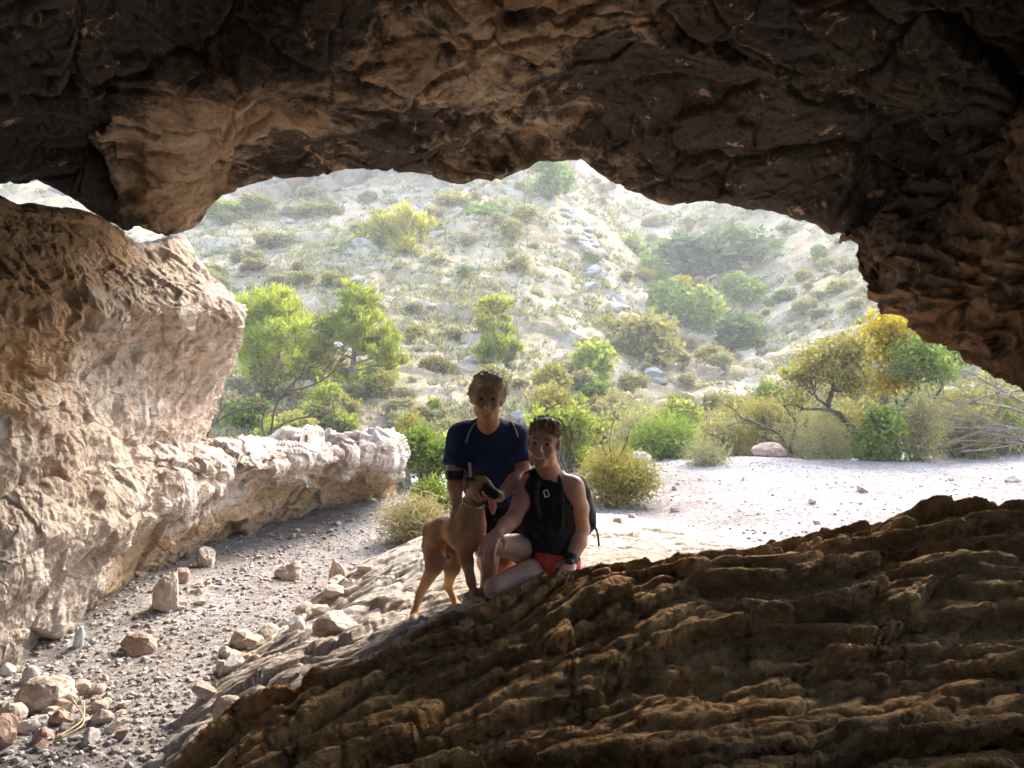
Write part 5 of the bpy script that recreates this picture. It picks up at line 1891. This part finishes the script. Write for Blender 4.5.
M['hair_a'] = hair_mat('greying_blond_hair', (0.40, 0.31, 0.20), (0.74, 0.63, 0.47))
M['hair_b'] = hair_mat('brown_hair', (0.09, 0.058, 0.034), (0.25, 0.165, 0.095))


def strands(root, H, mat, n, seed, origin, length, rad=0.0026, region=None, back=0.0, down=0.6, name='hair'):
    r = np.random.default_rng(seed)
    paths = []
    while len(paths) < n:
        d = unit(r.normal(size=3))
        q = np.array([d[0] * 0.078, -0.012 + d[1] * 0.097, 0.036 + d[2] * 0.089])
        if not region(q, d):
            continue
        v = origin(q, d)
        p = q.copy()
        P = [H.p(*p)]
        L = length(q, d) * r.uniform(0.7, 1.2)
        for j in range(5):
            v = v + r.normal(size=3) * 0.12 + np.array([0, 0, -down * 0.22])
            v /= np.linalg.norm(v)
            p = p + v * L / 5
            # keep out of the skull
            e = np.array([p[0] / 0.080, (p[1] + 0.012) / 0.099, (p[2] - 0.036) / 0.091])
            m = np.linalg.norm(e)
            if m < 1:
                p = np.array([0, -0.012, 0.036]) + np.array([p[0], p[1] + 0.012, p[2] - 0.036]) / m
            P.append(H.p(*p))
        paths.append((np.array(P), np.linspace(rad, rad * 0.45, 6)))
    o = tubes('strands', paths, mat, None, 4)
    o.data.transform(Matrix.Translation(-Vector(root.location)))
    return o


def on_surface(VF, px, py, off=0.002):
    V, Fq = VF
    bvh = BVHTree.FromPolygons([tuple(v) for v in V], [tuple(f) for f in Fq])
    res = []
    for x, y in zip(np.atleast_1d(px), np.atleast_1d(py)):
        d = Vector(at(x, y, 1.0) - np.array([0, 0, CAMZ])).normalized()
        hit, nrm, i, dist = bvh.ray_cast(Vector((0, 0, CAMZ)), d)
        if hit is not None:
            if nrm.dot(d) > 0:
                nrm = -nrm
            res.append(np.array(hit + nrm * off))
    return np.array(res)


def wr(a, f, seed, up=1.0):
    return lambda V: a * fbm(warp(V * np.array([f, f, f * up], np.float32), 0.4, 1.0, seed), 3, seed, 0.5, True)


# ---------------------------------------------------------------- the man in the blue shirt, crouching behind the dog
gA = at(497, 604, 4.05)
root = empty('person', (gA[0], gA[1], gA[2]))
tag(root, 'smiling man in navy blue sports shirt crouching behind the dog, hands on it', 'person')
HA = Head(at(487.5, 397, 3.86), (0.03, -0.97, -0.16), (0.06, -0.1, 1), 0.98)
neck = at(489, 428, 3.98)
chest = at(489, 452, 4.04)
belly = at(494, 484, 4.10)
pelv = at(503, 510, 4.14)
shR, shL = at(462, 437, 4.02), at(516, 438, 4.02)
elR, wrR = at(454, 474, 3.98), at(457, 507, 3.90)
elL, wrL = at(524, 472, 3.93), at(499, 497, 3.74)
torso = [ell(at(489, 446, 4.04), (0.155, 0.10, 0.115), k=0.05), ell(chest + [0, 0, -0.02], (0.165, 0.105, 0.15), k=0.05), ell(belly, (0.158, 0.110, 0.14), k=0.06), ell(pelv, (0.165, 0.12, 0.11), k=0.06),
         cone(shR, neck + [0, 0.01, -0.01], 0.058, 0.05, 0.05), cone(shL, neck + [0, 0.01, -0.01], 0.058, 0.05, 0.05)]
upR, upL = chain([shR, elR], [0.056, 0.042]), chain([shL, elL], [0.056, 0.042])
hipR, hipL = at(490, 516, 4.14), at(516, 516, 4.14)
knR, anR = at(485, 548, 3.95), at(490, 589, 4.08)
knL, anL = at(503, 566, 4.00), at(515, 590, 4.40)
thR, thL = chain([hipR, knR], [0.085, 0.056]), chain([hipL, knL], [0.085, 0.058])
body = HA.prims() + [cone(neck + [0, 0.01, -0.03], HA.p(0, -0.015, -0.05), 0.062, 0.056, 0.03)] + infl(torso, -0.010) + upR + upL
body += chain([elR, elR * 0.6 + wrR * 0.4, wrR], [0.041, 0.040, 0.028], 0.02) + chain([elL, elL * 0.6 + wrL * 0.4, wrL], [0.041, 0.041, 0.028], 0.02)
body += thR + thL + chain([knR, (knR * 0.65 + anR * 0.35) + [0, 0.03, 0], anR], [0.052, 0.050, 0.034]) + chain([knL, (knL * 0.65 + anL * 0.35) + [0, 0.0, -0.02], anL], [0.054, 0.050, 0.034])
body += hand(wrR, at(458, 530, 3.86) - wrR, (0.55, -0.5, -0.25), 1, (0.25, 0.35, 0.3)) + hand(wrL, at(482, 502, 3.64) - wrL, (-0.2, 0.2, 0.95), -1, (0.3, 0.4, 0.3))
solid('body', body, M['skin_a'], root, 0.0055)
sh_prims = infl(torso, 0.012)
cut = 0.62
sleeves = []
for s_, e_ in ((shR, elR), (shL, elL)):
    m_ = s_ + (e_ - s_) * 0.66
    sleeves.append(cone(s_, m_, 0.064, 0.070, 0.05))
    sleeves.append(cone(m_ + unit(e_ - s_) * 0.085, m_ + unit(e_ - s_) * 0.13, 0.083, 0.083, 0.004, 's'))
sleeves.append(cone(neck + [0, -0.02, 0.055], neck + [0, -0.045, 0.02], 0.058, 0.045, 0.012, 's'))
shirt, shVF = solid('shirt', sh_prims + sleeves, M['navy'], root, 0.006, [(at(497, 504, 4.1), (0.12, 0.1, -1))], 2, wr(0.010, 6, 201, 0.5))
P = on_surface(shVF, np.linspace(0, 1, 1) * 0 + 468, [430])
for pts in (((481, 419), (474, 425), (469, 433), (466, 443)), ((503, 416), (511, 422), (516, 430), (518, 437))):
    q = np.array(pts, float)
    q = hermite(q, np.linspace(0, 1, 4), np.linspace(0, 1, 16))
    S_ = on_surface(shVF, q[:, 0], q[:, 1], 0.001)
    o = tubes('piping', [(S_, np.full(len(S_), 0.0045))], M['piping'], None, 5)
    o.data.transform(Matrix.Translation(-Vector(root.location)))
    o.parent = root
S_ = on_surface(shVF, np.linspace(469.5, 471, 10), np.linspace(462, 480, 10), 0.0)
if len(S_) > 3:
    o = tubes('piping', [(S_, np.full(len(S_), 0.010))], M['piping'], None, 6)
    o.data.transform(Matrix.Translation(-Vector(root.location)))
    o.parent = root
# sunlit lower side of the shirt, painted as a brighter blue patch
side = on_surface(shVF, *np.array([(x, y) for y in range(481, 500, 2) for x in range(508, 530, 2)]).T, 0.003)
if len(side) > 8:
    bp = [ell(p_, (0.014, 0.012, 0.014), k=0.012) for p_ in side]
    solid('sunlit_patch', bp, M['blue'], root, 0.006)
shorts = infl(chain([hipR, hipR * 0.35 + knR * 0.65], [0.090, 0.078]) + chain([hipL, hipL * 0.35 + knL * 0.65], [0.090, 0.080]) + [torso[3]], 0.014)
solid('shorts', shorts, M['black_cloth'], root, 0.007, [(at(497, 500, 4.1), (0, 0, 1))], 2, wr(0.008, 6, 205))
solid('armband', [cone(elR * 0.95 + wrR * 0.05 + [0, 0, 0.02], elR * 0.8 + wrR * 0.2 + [0, 0, 0.0], 0.049, 0.047, 0.002)], M['rubber'], root, 0.006, [(elR + [0, 0, 0.022], (0, 0, 1)), (elR + [0, 0, -0.026], (0, 0, -1))])
for a_, kn_ in ((anR, (0.0, -0.15, -0.02)), (anL, (0.0, 0.1, -0.08))):
    toe = a_ + np.array(kn_) + [0, 0, -0.025]
    sh_o, _ = solid('shoe', [cone(a_ + [0, 0.03, -0.03], toe, 0.045, 0.036, 0.03), cone(a_, a_ + [0, 0.01, -0.03], 0.046, 0.046, 0.02)], M['shoe'], root, 0.007)
    tr, _ = solid('collar_trim', [cone(a_ + [0.0, -0.02, 0.012], a_ + [0, 0.02, 0.014], 0.041, 0.041, 0.01)], M['lime'], sh_o, 0.007)
    tr.location = -Vector((0, 0, 0))
hair = [HA.e((0, -0.024, 0.046), (0.090, 0.100, 0.092), 0.02), HA.e((-0.062, -0.02, 0.004), (0.032, 0.058, 0.055), 0.03), HA.e((0.064, -0.02, 0.004), (0.032, 0.058, 0.055), 0.03),
        HA.e((0.020, 0.040, 0.104), (0.058, 0.050, 0.030), 0.03), HA.e((-0.045, 0.045, 0.085), (0.038, 0.042, 0.036), 0.03),
        HA.e((0.006, 0.105, 0.008), (0.050, 0.062, 0.072), 0.02, 's'), HA.e((0, 0.08, -0.06), (0.10, 0.075, 0.07), 0.02, 's')]
hr, _ = solid('hair', hair, M['hair_a'], root, 0.005, relax=1, wrinkle=lambda V: 0.012 * fbm(V * np.array([60, 60, 16], np.float32), 3, 210))
st_ = strands(root, HA, M['hair_a'], 420, 5, lambda q, d: unit(np.array([d[0] * 0.9 - 0.1, 0.25 + d[1] * 0.3, 0.25 - abs(d[0]) * 0.5])), lambda q, d: 0.042 + 0.008 * (d[2] < 0.2), 0.0026,
              lambda q, d: d[2] > -0.1 and not (d[1] > 0.30 and d[2] < 0.66), down=1.2)
st_.parent = hr
HA.eyes(root, M['eye'], M['hair_a'])
HA.teeth(root, M['teeth'])
gl = []
for s in (-1, 1):
    th = np.linspace(0, 2 * np.pi, 17)
    gl.append((np.array([HA.p(s * 0.033 + 0.023 * math.cos(t_), 0.100 - 0.010 * abs(math.cos(t_)) * (1 if s * math.cos(t_) > 0 else 0.3), 0.002 + 0.016 * math.sin(t_)) for t_ in th]), np.full(17, 0.0014)))
    gl.append((np.array([HA.p(s * 0.056, 0.090, 0.006), HA.p(s * 0.078, 0.06, 0.008), HA.p(s * 0.082, 0.0, 0.006)]), np.full(3, 0.0018)))
gl.append((np.array([HA.p(-0.010, 0.101, 0.006), HA.p(0, 0.104, 0.009), HA.p(0.010, 0.101, 0.006)]), np.full(3, 0.002)))
o = tubes('glasses', gl, M['metal'], None, 5)
o.data.transform(Matrix.Translation(-Vector(root.location)))
o.parent = root

# ---------------------------------------------------------------- the younger man kneeling on the right
gB = at(535, 600, 3.85)
root = empty('person', (gB[0], gB[1], gB[2]))
tag(root, 'smiling young man in black sleeveless top and red shorts kneeling by the dog', 'person')
HB = Head(at(543.5, 443, 3.66), (-0.20, -0.96, -0.04), (0.10, 0.0, 1), 0.98)
neck = at(551, 471, 3.76)
shR, shL = at(531, 484, 3.76), at(572, 487, 3.74)
elR, wrR = at(513, 519, 3.72), at(497, 533, 3.62)
elL, wrL = at(581, 529, 3.80), at(571, 562, 3.72)
pelv = at(549, 561, 3.86)
torso = [ell(at(551, 497, 3.80), (0.145, 0.105, 0.12), k=0.05), ell(at(552, 516, 3.83), (0.140, 0.105, 0.13), k=0.05), ell(at(552, 540, 3.85), (0.130, 0.105, 0.13), k=0.06), ell(pelv, (0.150, 0.125, 0.10), k=0.05),
         cone(shR, neck + [0, 0.01, -0.015], 0.050, 0.046, 0.04), cone(shL, neck + [0, 0.01, -0.015], 0.052, 0.046, 0.04)]
hipR, hipL = at(540, 551, 3.90), at(556, 568, 3.82)
knR, anR = at(492, 543, 3.66), at(486, 592, 3.84)
knL, anL = at(495, 588, 3.58), at(572, 606, 3.80)
delt = [ell(shR + [-0.005, 0, -0.02], (0.056, 0.056, 0.065), k=0.03), ell(shL + [0.006, 0, -0.02], (0.060, 0.060, 0.072), k=0.03)]
body = HB.prims(0.97) + [cone(neck + [0, 0.01, -0.04], HB.p(0, -0.015, -0.05), 0.060, 0.054, 0.03)] + infl(torso, -0.010) + delt
body += chain([shR, shR * 0.5 + elR * 0.5 + [0, 0, 0], elR, elR * 0.6 + wrR * 0.4, wrR], [0.052, 0.047, 0.039, 0.039, 0.027], 0.02)
body += chain([shL, shL * 0.5 + elL * 0.5 + [0.008, 0, 0], elL, elL * 0.6 + wrL * 0.4 + [0.005, 0, 0], wrL], [0.056, 0.053, 0.042, 0.043, 0.029], 0.02)
body += chain([hipR, hipR * 0.5 + knR * 0.5, knR], [0.078, 0.066, 0.050], 0.010) + chain([hipL, hipL * 0.5 + knL * 0.5 + [0, 0, 0.003], knL], [0.092, 0.080, 0.055], 0.010)
body += chain([knR, knR * 0.65 + anR * 0.35 + [0, 0.04, 0], anR], [0.048, 0.046, 0.032], 0.010) + chain([knL, knL * 0.7 + anL * 0.3, anL], [0.054, 0.050, 0.036], 0.010)
body += hand(wrR, at(485, 549, 3.50) - wrR, (0.1, 0.5, -0.8), 1, (0.45, 0.5, 0.35), 0.14) + hand(wrL, at(565, 577, 3.60) - wrL, (-0.2, 0.2, -1.0), -1, (0.2, 0.2, 0.2))
solid('body', body, M['skin_b'], root, 0.0055)
tp = infl(torso[:5], 0.013)
holes = [cone(shR + [-0.055, -0.02, 0.05], shR + [-0.075, 0.0, -0.08], 0.05, 0.055, 0.01, 's'), cone(shL + [0.050, -0.03, 0.05], shL + [0.070, -0.01, -0.09], 0.05, 0.058, 0.01, 's'),
         cone(neck + [-0.01, -0.02, 0.065], neck + [-0.015, -0.06, 0.01], 0.062, 0.040, 0.012, 's')]
top, topVF = solid('sleeveless_top', tp + holes, M['black_cloth'], root, 0.006, [(at(552, 571, 3.86), (-0.12, -0.1, -1))], 2, wr(0.011, 6, 221, 0.6))
shorts = infl(chain([hipR, hipR * 0.80 + knR * 0.20], [0.078, 0.078], 0.012) + chain([hipL, hipL * 0.72 + knL * 0.28], [0.092, 0.090], 0.012) + [torso[3]], 0.013)
cuts = [cone(hipR * 0.50 + knR * 0.50, hipR * 0.40 + knR * 0.60, 0.110, 0.110, 0.004, 's'), cone(hipL * 0.44 + knL * 0.56, hipL * 0.3 + knL * 0.7, 0.118, 0.118, 0.004, 's')]
solid('shorts', shorts + cuts, M['red_cloth'], root, 0.006, [(at(549, 548, 3.86), (0, 0, 1))], 2, wr(0.008, 7, 225))
# hair: short sides, tousled quiff
hair = [HB.e((0, -0.020, 0.048), (0.080, 0.096, 0.086), 0.02), HB.e((-0.012, 0.050, 0.106), (0.060, 0.048, 0.026), 0.03), HB.e((-0.052, 0.040, 0.092), (0.036, 0.040, 0.026), 0.03),
        HB.e((0, 0.108, 0.004), (0.066, 0.066, 0.070), 0.02, 's'), HB.e((0, 0.06, -0.08), (0.12, 0.12, 0.085), 0.02, 's'), HB.e((0.09, 0.02, -0.02), (0.03, 0.04, 0.045), 0.01, 's'), HB.e((-0.09, 0.02, -0.02), (0.03, 0.04, 0.045), 0.01, 's')]
hr, _ = solid('hair', hair, M['hair_b'], root, 0.005, relax=1, wrinkle=lambda V: 0.008 * fbm(V * np.array([70, 70, 30], np.float32), 3, 211))
st_ = strands(root, HB, M['hair_b'], 280, 6, lambda q, d: unit(np.array([-0.35 + d[0] * 0.5, 0.35 + d[1] * 0.3, 0.55])), lambda q, d: 0.034 if d[2] > 0.3 else 0.014, 0.0026, lambda q, d: d[2] > 0.0 and not (d[1] > 0.45 and d[2] < 0.6), down=0.3)
st_.parent = hr
HB.eyes(root, M['eye'], M['hair_b'])
HB.teeth(root, M['teeth'])
# small backpack on his back: pack, shoulder straps, hanging strap
pk = at(577, 512, 3.98)
bpk = empty('backpack', (pk[0], pk[1], pk[2] - 0.2))
tag(bpk, 'small black backpack worn by the kneeling man', 'backpack')
solid('pack', [ell(at(574, 500, 4.0), (0.09, 0.075, 0.14), k=0.04), ell(at(578, 518, 4.0), (0.10, 0.08, 0.11), k=0.04)], M['black_cloth'], bpk, 0.008, (), 2, wr(0.008, 7, 230))
for pts in (((558, 476), (561, 486), (562, 500), (562, 515), (561, 528)), ((538, 482), (536, 492), (537, 504), (540, 516))):
    q = hermite(np.array(pts, float), np.linspace(0, 1, len(pts)), np.linspace(0, 1, 14))
    S_ = on_surface(topVF, q[:, 0], q[:, 1], 0.001)
    if len(S_) > 3:
        solid('strap', [ell(p_, (0.012, 0.006, 0.012), k=0.012) for p_ in S_], M['rubber'], bpk, 0.005)
o = tubes('hanging_strap', [(np.array([at(590, 519, 3.95), at(595, 526, 3.93), at(598, 535, 3.92), at(599, 546, 3.92)]), np.full(4, 0.006))], M['rubber'], None, 5)
o.data.transform(Matrix.Translation(-Vector(bpk.location)))
o.parent = bpk
# watch on the propping wrist
wd = unit(wrL - elL)
wt, _ = solid('watch', [cone(wrL - wd * 0.020, wrL - wd * 0.002, 0.037, 0.037, 0.002), ell(wrL + [-0.012, -0.036, 0.004], (0.024, 0.012, 0.024), k=0.006)], M['rubber'], root, 0.005)
# white badge and small print on the chest
c_ = on_surface(topVF, [546.5], [493.5], 0.003)
if len(c_):
    c_ = c_[0]
    ux, uz = unit((1, -0.2, 0.35)), unit((-0.3, -0.15, 1))
    nrm_ = unit(np.cross(ux, uz))
    ring = []
    for t_ in np.linspace(0, 2 * np.pi, 25):
        a_, b_ = math.cos(t_), math.sin(t_)
        ring.append(c_ + ux * 0.011 * np.sign(a_) * abs(a_) ** 0.5 + uz * 0.017 * np.sign(b_) * abs(b_) ** 0.5)
    bd = tubes('badge', [(np.array(ring), np.full(25, 0.0032)), (np.array([c_ - ux * 0.011 + uz * 0.017, c_ - ux * 0.011 - uz * 0.017]), np.full(2, 0.005))], M['white_mark'], None, 5)
    bd.data.transform(Matrix.Translation(-Vector(root.location)))
    bd.parent = root
pr = on_surface(topVF, [535, 536, 537, 538], [484, 486, 485, 488], 0.003)
if len(pr) > 2:
    lg = tubes('chest_print', [(pr, np.full(len(pr), 0.003)), (pr[::-1] + [0.004, 0, -0.007], np.full(len(pr), 0.0025))], M['white_mark'], None, 4)
    lg.data.transform(Matrix.Translation(-Vector(root.location)))
    lg.parent = root

# ---------------------------------------------------------------- the dog
gD = at(450, 610, 3.85)
root = empty('dog', (gD[0], gD[1], gD[2]))
tag(root, 'fawn short-haired dog with black muzzle and hanging tongue standing between the men', 'dog')
HD = Head(at(481, 489, 3.70), (0.66, -0.75, 0.0), (0.0, 0, 1), 0.93)
rump, loin, ribs, brisk, neckb = at(433, 535, 3.98), at(443, 532, 3.92), at(459, 531, 3.83), at(472, 531, 3.76), at(471, 515, 3.78)
dog = [ell(at(436, 537, 3.96), (0.058, 0.085, 0.068), k=0.05), cone(rump + [0.01, 0, 0.02], loin + [0, 0, 0.025], 0.062, 0.046, 0.05), cone(loin + [0, 0, 0.025], ribs + [0, 0, 0.01], 0.047, 0.072, 0.05),
       ell(ribs + [0.02, -0.01, -0.012], (0.086, 0.100, 0.092), k=0.04), ell(brisk + [0, 0, -0.012], (0.060, 0.070, 0.088), k=0.04), cone(brisk + [0, 0.01, 0.03], neckb, 0.070, 0.062, 0.04),
       cone(neckb, HD.p(0, -0.05, -0.035), 0.061, 0.050, 0.04)]
# head: skull, stop, muzzle, open lower jaw, ears
dog += [HD.e((0, -0.010, 0.018), (0.058, 0.068, 0.056), 0.03), HD.k((0, 0.040, 0.0), (0, 0.112, -0.014), 0.042, 0.029, 0.03), HD.k((0, 0.03, -0.052), (0, 0.092, -0.076), 0.026, 0.017, 0.02), HD.e((0, 0.128, -0.004), (0.019, 0.015, 0.015), 0.01)]
for s in (-1, 1):
    dog += [HD.e((s * 0.040, 0.015, -0.018), (0.028, 0.040, 0.030), 0.02)]
    dog += [HD.k((s * 0.044, -0.022, 0.050), (s * 0.060, -0.040, 0.050), 0.017, 0.014, 0.012), HD.k((s * 0.060, -0.040, 0.050), (s * 0.066, -0.046, 0.012), 0.013, 0.008, 0.01)]
# legs
fR = [at(464, 545, 3.74), at(467, 562, 3.76), at(471, 581, 3.71), at(476, 598, 3.70), at(480, 603, 3.64)]
fL = [at(485, 545, 3.76), at(488, 562, 3.80), at(487, 580, 3.76), at(487, 596, 3.75), at(490, 601, 3.69)]
hR = [at(434, 546, 3.96), at(434, 567, 3.89), at(420, 594, 4.00), at(414, 614, 3.97), at(413, 619, 3.91)]
hL = [at(448, 550, 4.02), at(452, 568, 3.94), at(448, 586, 4.06), at(456, 604, 4.02), at(460, 607, 3.95)]
dog += chain(fR, [0.048, 0.032, 0.022, 0.018, 0.020], 0.02) + chain(fL, [0.048, 0.032, 0.022, 0.018, 0.020], 0.02)
dog += chain(hR, [0.066, 0.043, 0.021, 0.017, 0.019], 0.022) + chain(hL, [0.062, 0.042, 0.021, 0.017, 0.019], 0.022)
for pw in (fR[4], fL[4], hR[4], hL[4]):
    dog += [ell(pw + [0, -0.012, -0.004], (0.027, 0.034, 0.018), k=0.012)]
    for tx in (-0.015, -0.005, 0.005, 0.015):
        dog += [ell(pw + [tx, -0.036 + abs(tx), -0.008], (0.008, 0.014, 0.010), k=0.004)]
dog += [cone(at(447, 560, 3.92), at(449, 556, 3.86), 0.022, 0.016, 0.02)]
# tail held low behind
dog += chain([rump + [-0.035, 0.06, 0.02], rump + [-0.05, 0.10, -0.08], rump + [-0.02, 0.12, -0.20]], [0.028, 0.022, 0.014], 0.02)


def dog_col(V):
    n = fbm(V.astype(np.float32) * 14, 3, 240)[:, None]
    fawn = np.array([0.36, 0.205, 0.095])
    c = np.tile(fawn, (len(V), 1)) * (1 + 0.35 * n)
    # darker along the back, cream on the belly and the insides of the legs

    def near(P_, r):
        return np.exp(-(np.linalg.norm(V - np.array(P_), axis=1) / r) ** 2)[:, None]
    back = np.clip((V[:, 2] - (brisk[2] + 0.03)) / 0.10, 0, 1)[:, None] * (1 - near(HD.c, 0.14))
    c = c * (1 - 0.35 * back)
    cream = np.array([0.50, 0.38, 0.24])
    for P_, r in ((at(448, 559, 3.92), 0.06), (at(447, 575, 4.0), 0.05), (at(477, 548, 3.68), 0.05)):
        k = 0.7 * near(P_, r)
        c = c * (1 - k) + cream * k
    L = (V - HD.c) @ HD.A.T
    mask = smooth01(L[:, 1] - 0.25 * L[:, 2] - 0.3 * np.abs(L[:, 0]) + 0.02 * n[:, 0], 0.022, 0.046) * smooth01(-np.linalg.norm(V - HD.p(0, 0.07, -0.02), axis=1), -0.15, -0.12)
    ears = smooth01(L[:, 2] + 0.25 * np.abs(L[:, 0]), 0.045, 0.062) * (np.linalg.norm(V - HD.c, axis=1) < 0.14) * smooth01(np.abs(L[:, 0]), 0.03, 0.045)
    cheek = 0.55 * near(HD.p(0.03, 0.02, -0.05), 0.035) + 0.55 * near(HD.p(-0.03, 0.02, -0.05), 0.035)
    k = np.clip(np.maximum(mask, ears)[:, None] + cheek, 0, 1)
    c = c * (1 - k) + np.array([0.018, 0.014, 0.012]) * k
    for pw in (fR[4], fL[4], hR[4], hL[4]):
        k = smooth01(-np.linalg.norm(V - (pw + [0, -0.025, -0.01]), axis=1), -0.045, -0.02)[:, None] * 0.7
        c = c * (1 - k) + np.array([0.03, 0.022, 0.018]) * k
    return {'coat': np.clip(c, 0.01, 0.8)}


def coat_mat():
    t = NT('short_coat')
    c = t.mix(1.0, t.attr('coat').outputs['Color'], t.ramp(t.noise(60, 5, 0.7), [(0.3, 0.8), (0.7, 1.2)]), 'MULTIPLY')
    return t.done(c, 0.65, t.bump(t.noise(160, 4, 0.7), 0.4, 0.004), 0.25)


M['coat'] = coat_mat()
solid('body', dog, M['coat'], root, 0.0055, relax=1, vattr=dog_col)
M['tongue'] = plain('tongue', (0.40, 0.15, 0.15), 0.45, 0.4)
solid('tongue', chain([HD.p(0, 0.05, -0.040), HD.p(0.004, 0.092, -0.046), HD.p(0.008, 0.110, -0.078), HD.p(0.010, 0.112, -0.112)], [0.013, 0.015, 0.017, 0.011], 0.012), M['tongue'], root, 0.005)
for s in (-1, 1):
    solid('eye', [HD.e((s * 0.034, 0.044, 0.022), (0.010, 0.010, 0.010), 0.002)], M['eye'], root, 0.004)
nk = HD.p(0, -0.055, -0.055)
ax_ = unit(neckb - HD.p(0, -0.05, -0.035))
e1 = unit(np.cross(ax_, (0.2, 1, 0.1)))
e2 = np.cross(ax_, e1)
ringp = np.array([nk + ax_ * 0.02 + 0.057 * (e1 * math.cos(t_) + e2 * math.sin(t_)) for t_ in np.linspace(0, 2 * np.pi, 33)])
col_o = tubes('collar', [(ringp, np.full(33, 0.0045))], M['metal'], None, 6)
col_o.data.transform(Matrix.Translation(-Vector(root.location)))
col_o.parent = root

# ---------------------------------------------------------------- litter below the wall
prof = [(0.0, 0.030), (0.01, 0.033), (0.05, 0.031), (0.08, 0.033), (0.12, 0.030), (0.15, 0.018), (0.165, 0.012), (0.185, 0.012), (0.187, 0.0)]
nv_, nu_ = len(prof), 20
P = np.zeros((nv_, nu_ + 1, 3))
for i, (z_, r_) in enumerate(prof):
    for j in range(nu_ + 1):
        t_ = 2 * np.pi * j / nu_
        dent = 1 - 0.35 * math.exp(-((z_ - 0.07) / 0.03) ** 2) * max(0, math.cos(t_ - 1)) - 0.25 * math.exp(-((z_ - 0.11) / 0.02) ** 2) * max(0, math.cos(t_ + 1.4))
        P[i, j] = (r_ * dent * math.cos(t_), r_ * dent * math.sin(t_), z_)
tm = NT('crumpled_plastic')
tm.b.inputs['Transmission Weight'].default_value = 0.35
M['plastic'] = tm.done((0.72, 0.80, 0.84), 0.25, tm.bump(tm.noise(60, 4), 0.6, 0.01), 0.5)
bo = mesh_obj('plastic_bottle', P.reshape(-1, 3), grid_faces(nv_, nu_ + 1), M['plastic'])
bx_, bY = (78 - 512) / F * 4.55, 4.55
bo.location = (bx_, bY, floor_z(bx_, bY) - 0.005)
bo.rotation_euler = (R(12), R(10), 0.4)
bo.scale = (0.95, 0.95, 0.72)
tag(bo, 'crushed pale plastic bottle standing in the hollow below the left wall', 'bottle')
tw = []
for a_, b_, c_ in (((60, 738), (82, 722), (84, 703)), ((62, 740), (84, 724), (72, 700))):
    q = []
    for px_, py_ in (a_, b_, c_):
        Y_ = 3.45
        for _ in range(12):
            x_ = (px_ - 512) / F * Y_
            Y_ = np.clip((CAMZ - floor_z(x_, Y_) - 0.05) * F / (py_ - 384), 3, 4.4)
        q.append(np.array([(px_ - 512) / F * Y_, Y_, floor_z((px_ - 512) / F * Y_, Y_) + 0.06]))
    q = hermite(np.array(q), np.linspace(0, 1, 3), np.linspace(0, 1, 12))
    tw.append((q, np.linspace(0.006, 0.003, 12)))
o = tubes('dry_twig', tw, M['twig'], None, 5)
tag(o, 'bent pale dry twig lying over the stones in the lower left corner', 'twig')


# ---------------------------------------------------------------- the thin haze around cave and hill
def haze(density):
    lo = np.array([1e9] * 3); hi = -lo
    for o in SC.objects:
        if o.type == 'MESH':
            bbx = np.array([o.matrix_basis @ Vector(c) for c in o.bound_box]) if o.parent is None else None
            if bbx is not None:
                lo, hi = np.minimum(lo, bbx.min(0)), np.maximum(hi, bbx.max(0))
    print('scene bounds', lo, hi)
    lo -= 1.0
    hi += 2.0
    v = np.array([[x, y, z] for x in (lo[0], hi[0]) for y in (lo[1], hi[1]) for z in (lo[2], hi[2])])
    f = np.array([[0, 1, 3, 2], [4, 6, 7, 5], [0, 4, 5, 1], [2, 3, 7, 6], [0, 2, 6, 4], [1, 5, 7, 3]])
    m = bpy.data.materials.new('haze')
    m.use_nodes = True
    t = m.node_tree
    t.nodes.remove(t.nodes['Principled BSDF'])
    pv = t.nodes.new('ShaderNodeVolumePrincipled')
    pv.inputs['Color'].default_value = (0.95, 0.95, 0.93, 1)
    pv.inputs['Density'].default_value = density
    pv.inputs['Anisotropy'].default_value = 0.2
    t.links.new(pv.outputs[0], t.nodes['Material Output'].inputs['Volume'])
    tag(mesh_obj('haze', v, f, m, smooth=False), kind='stuff')


haze(0.0020)
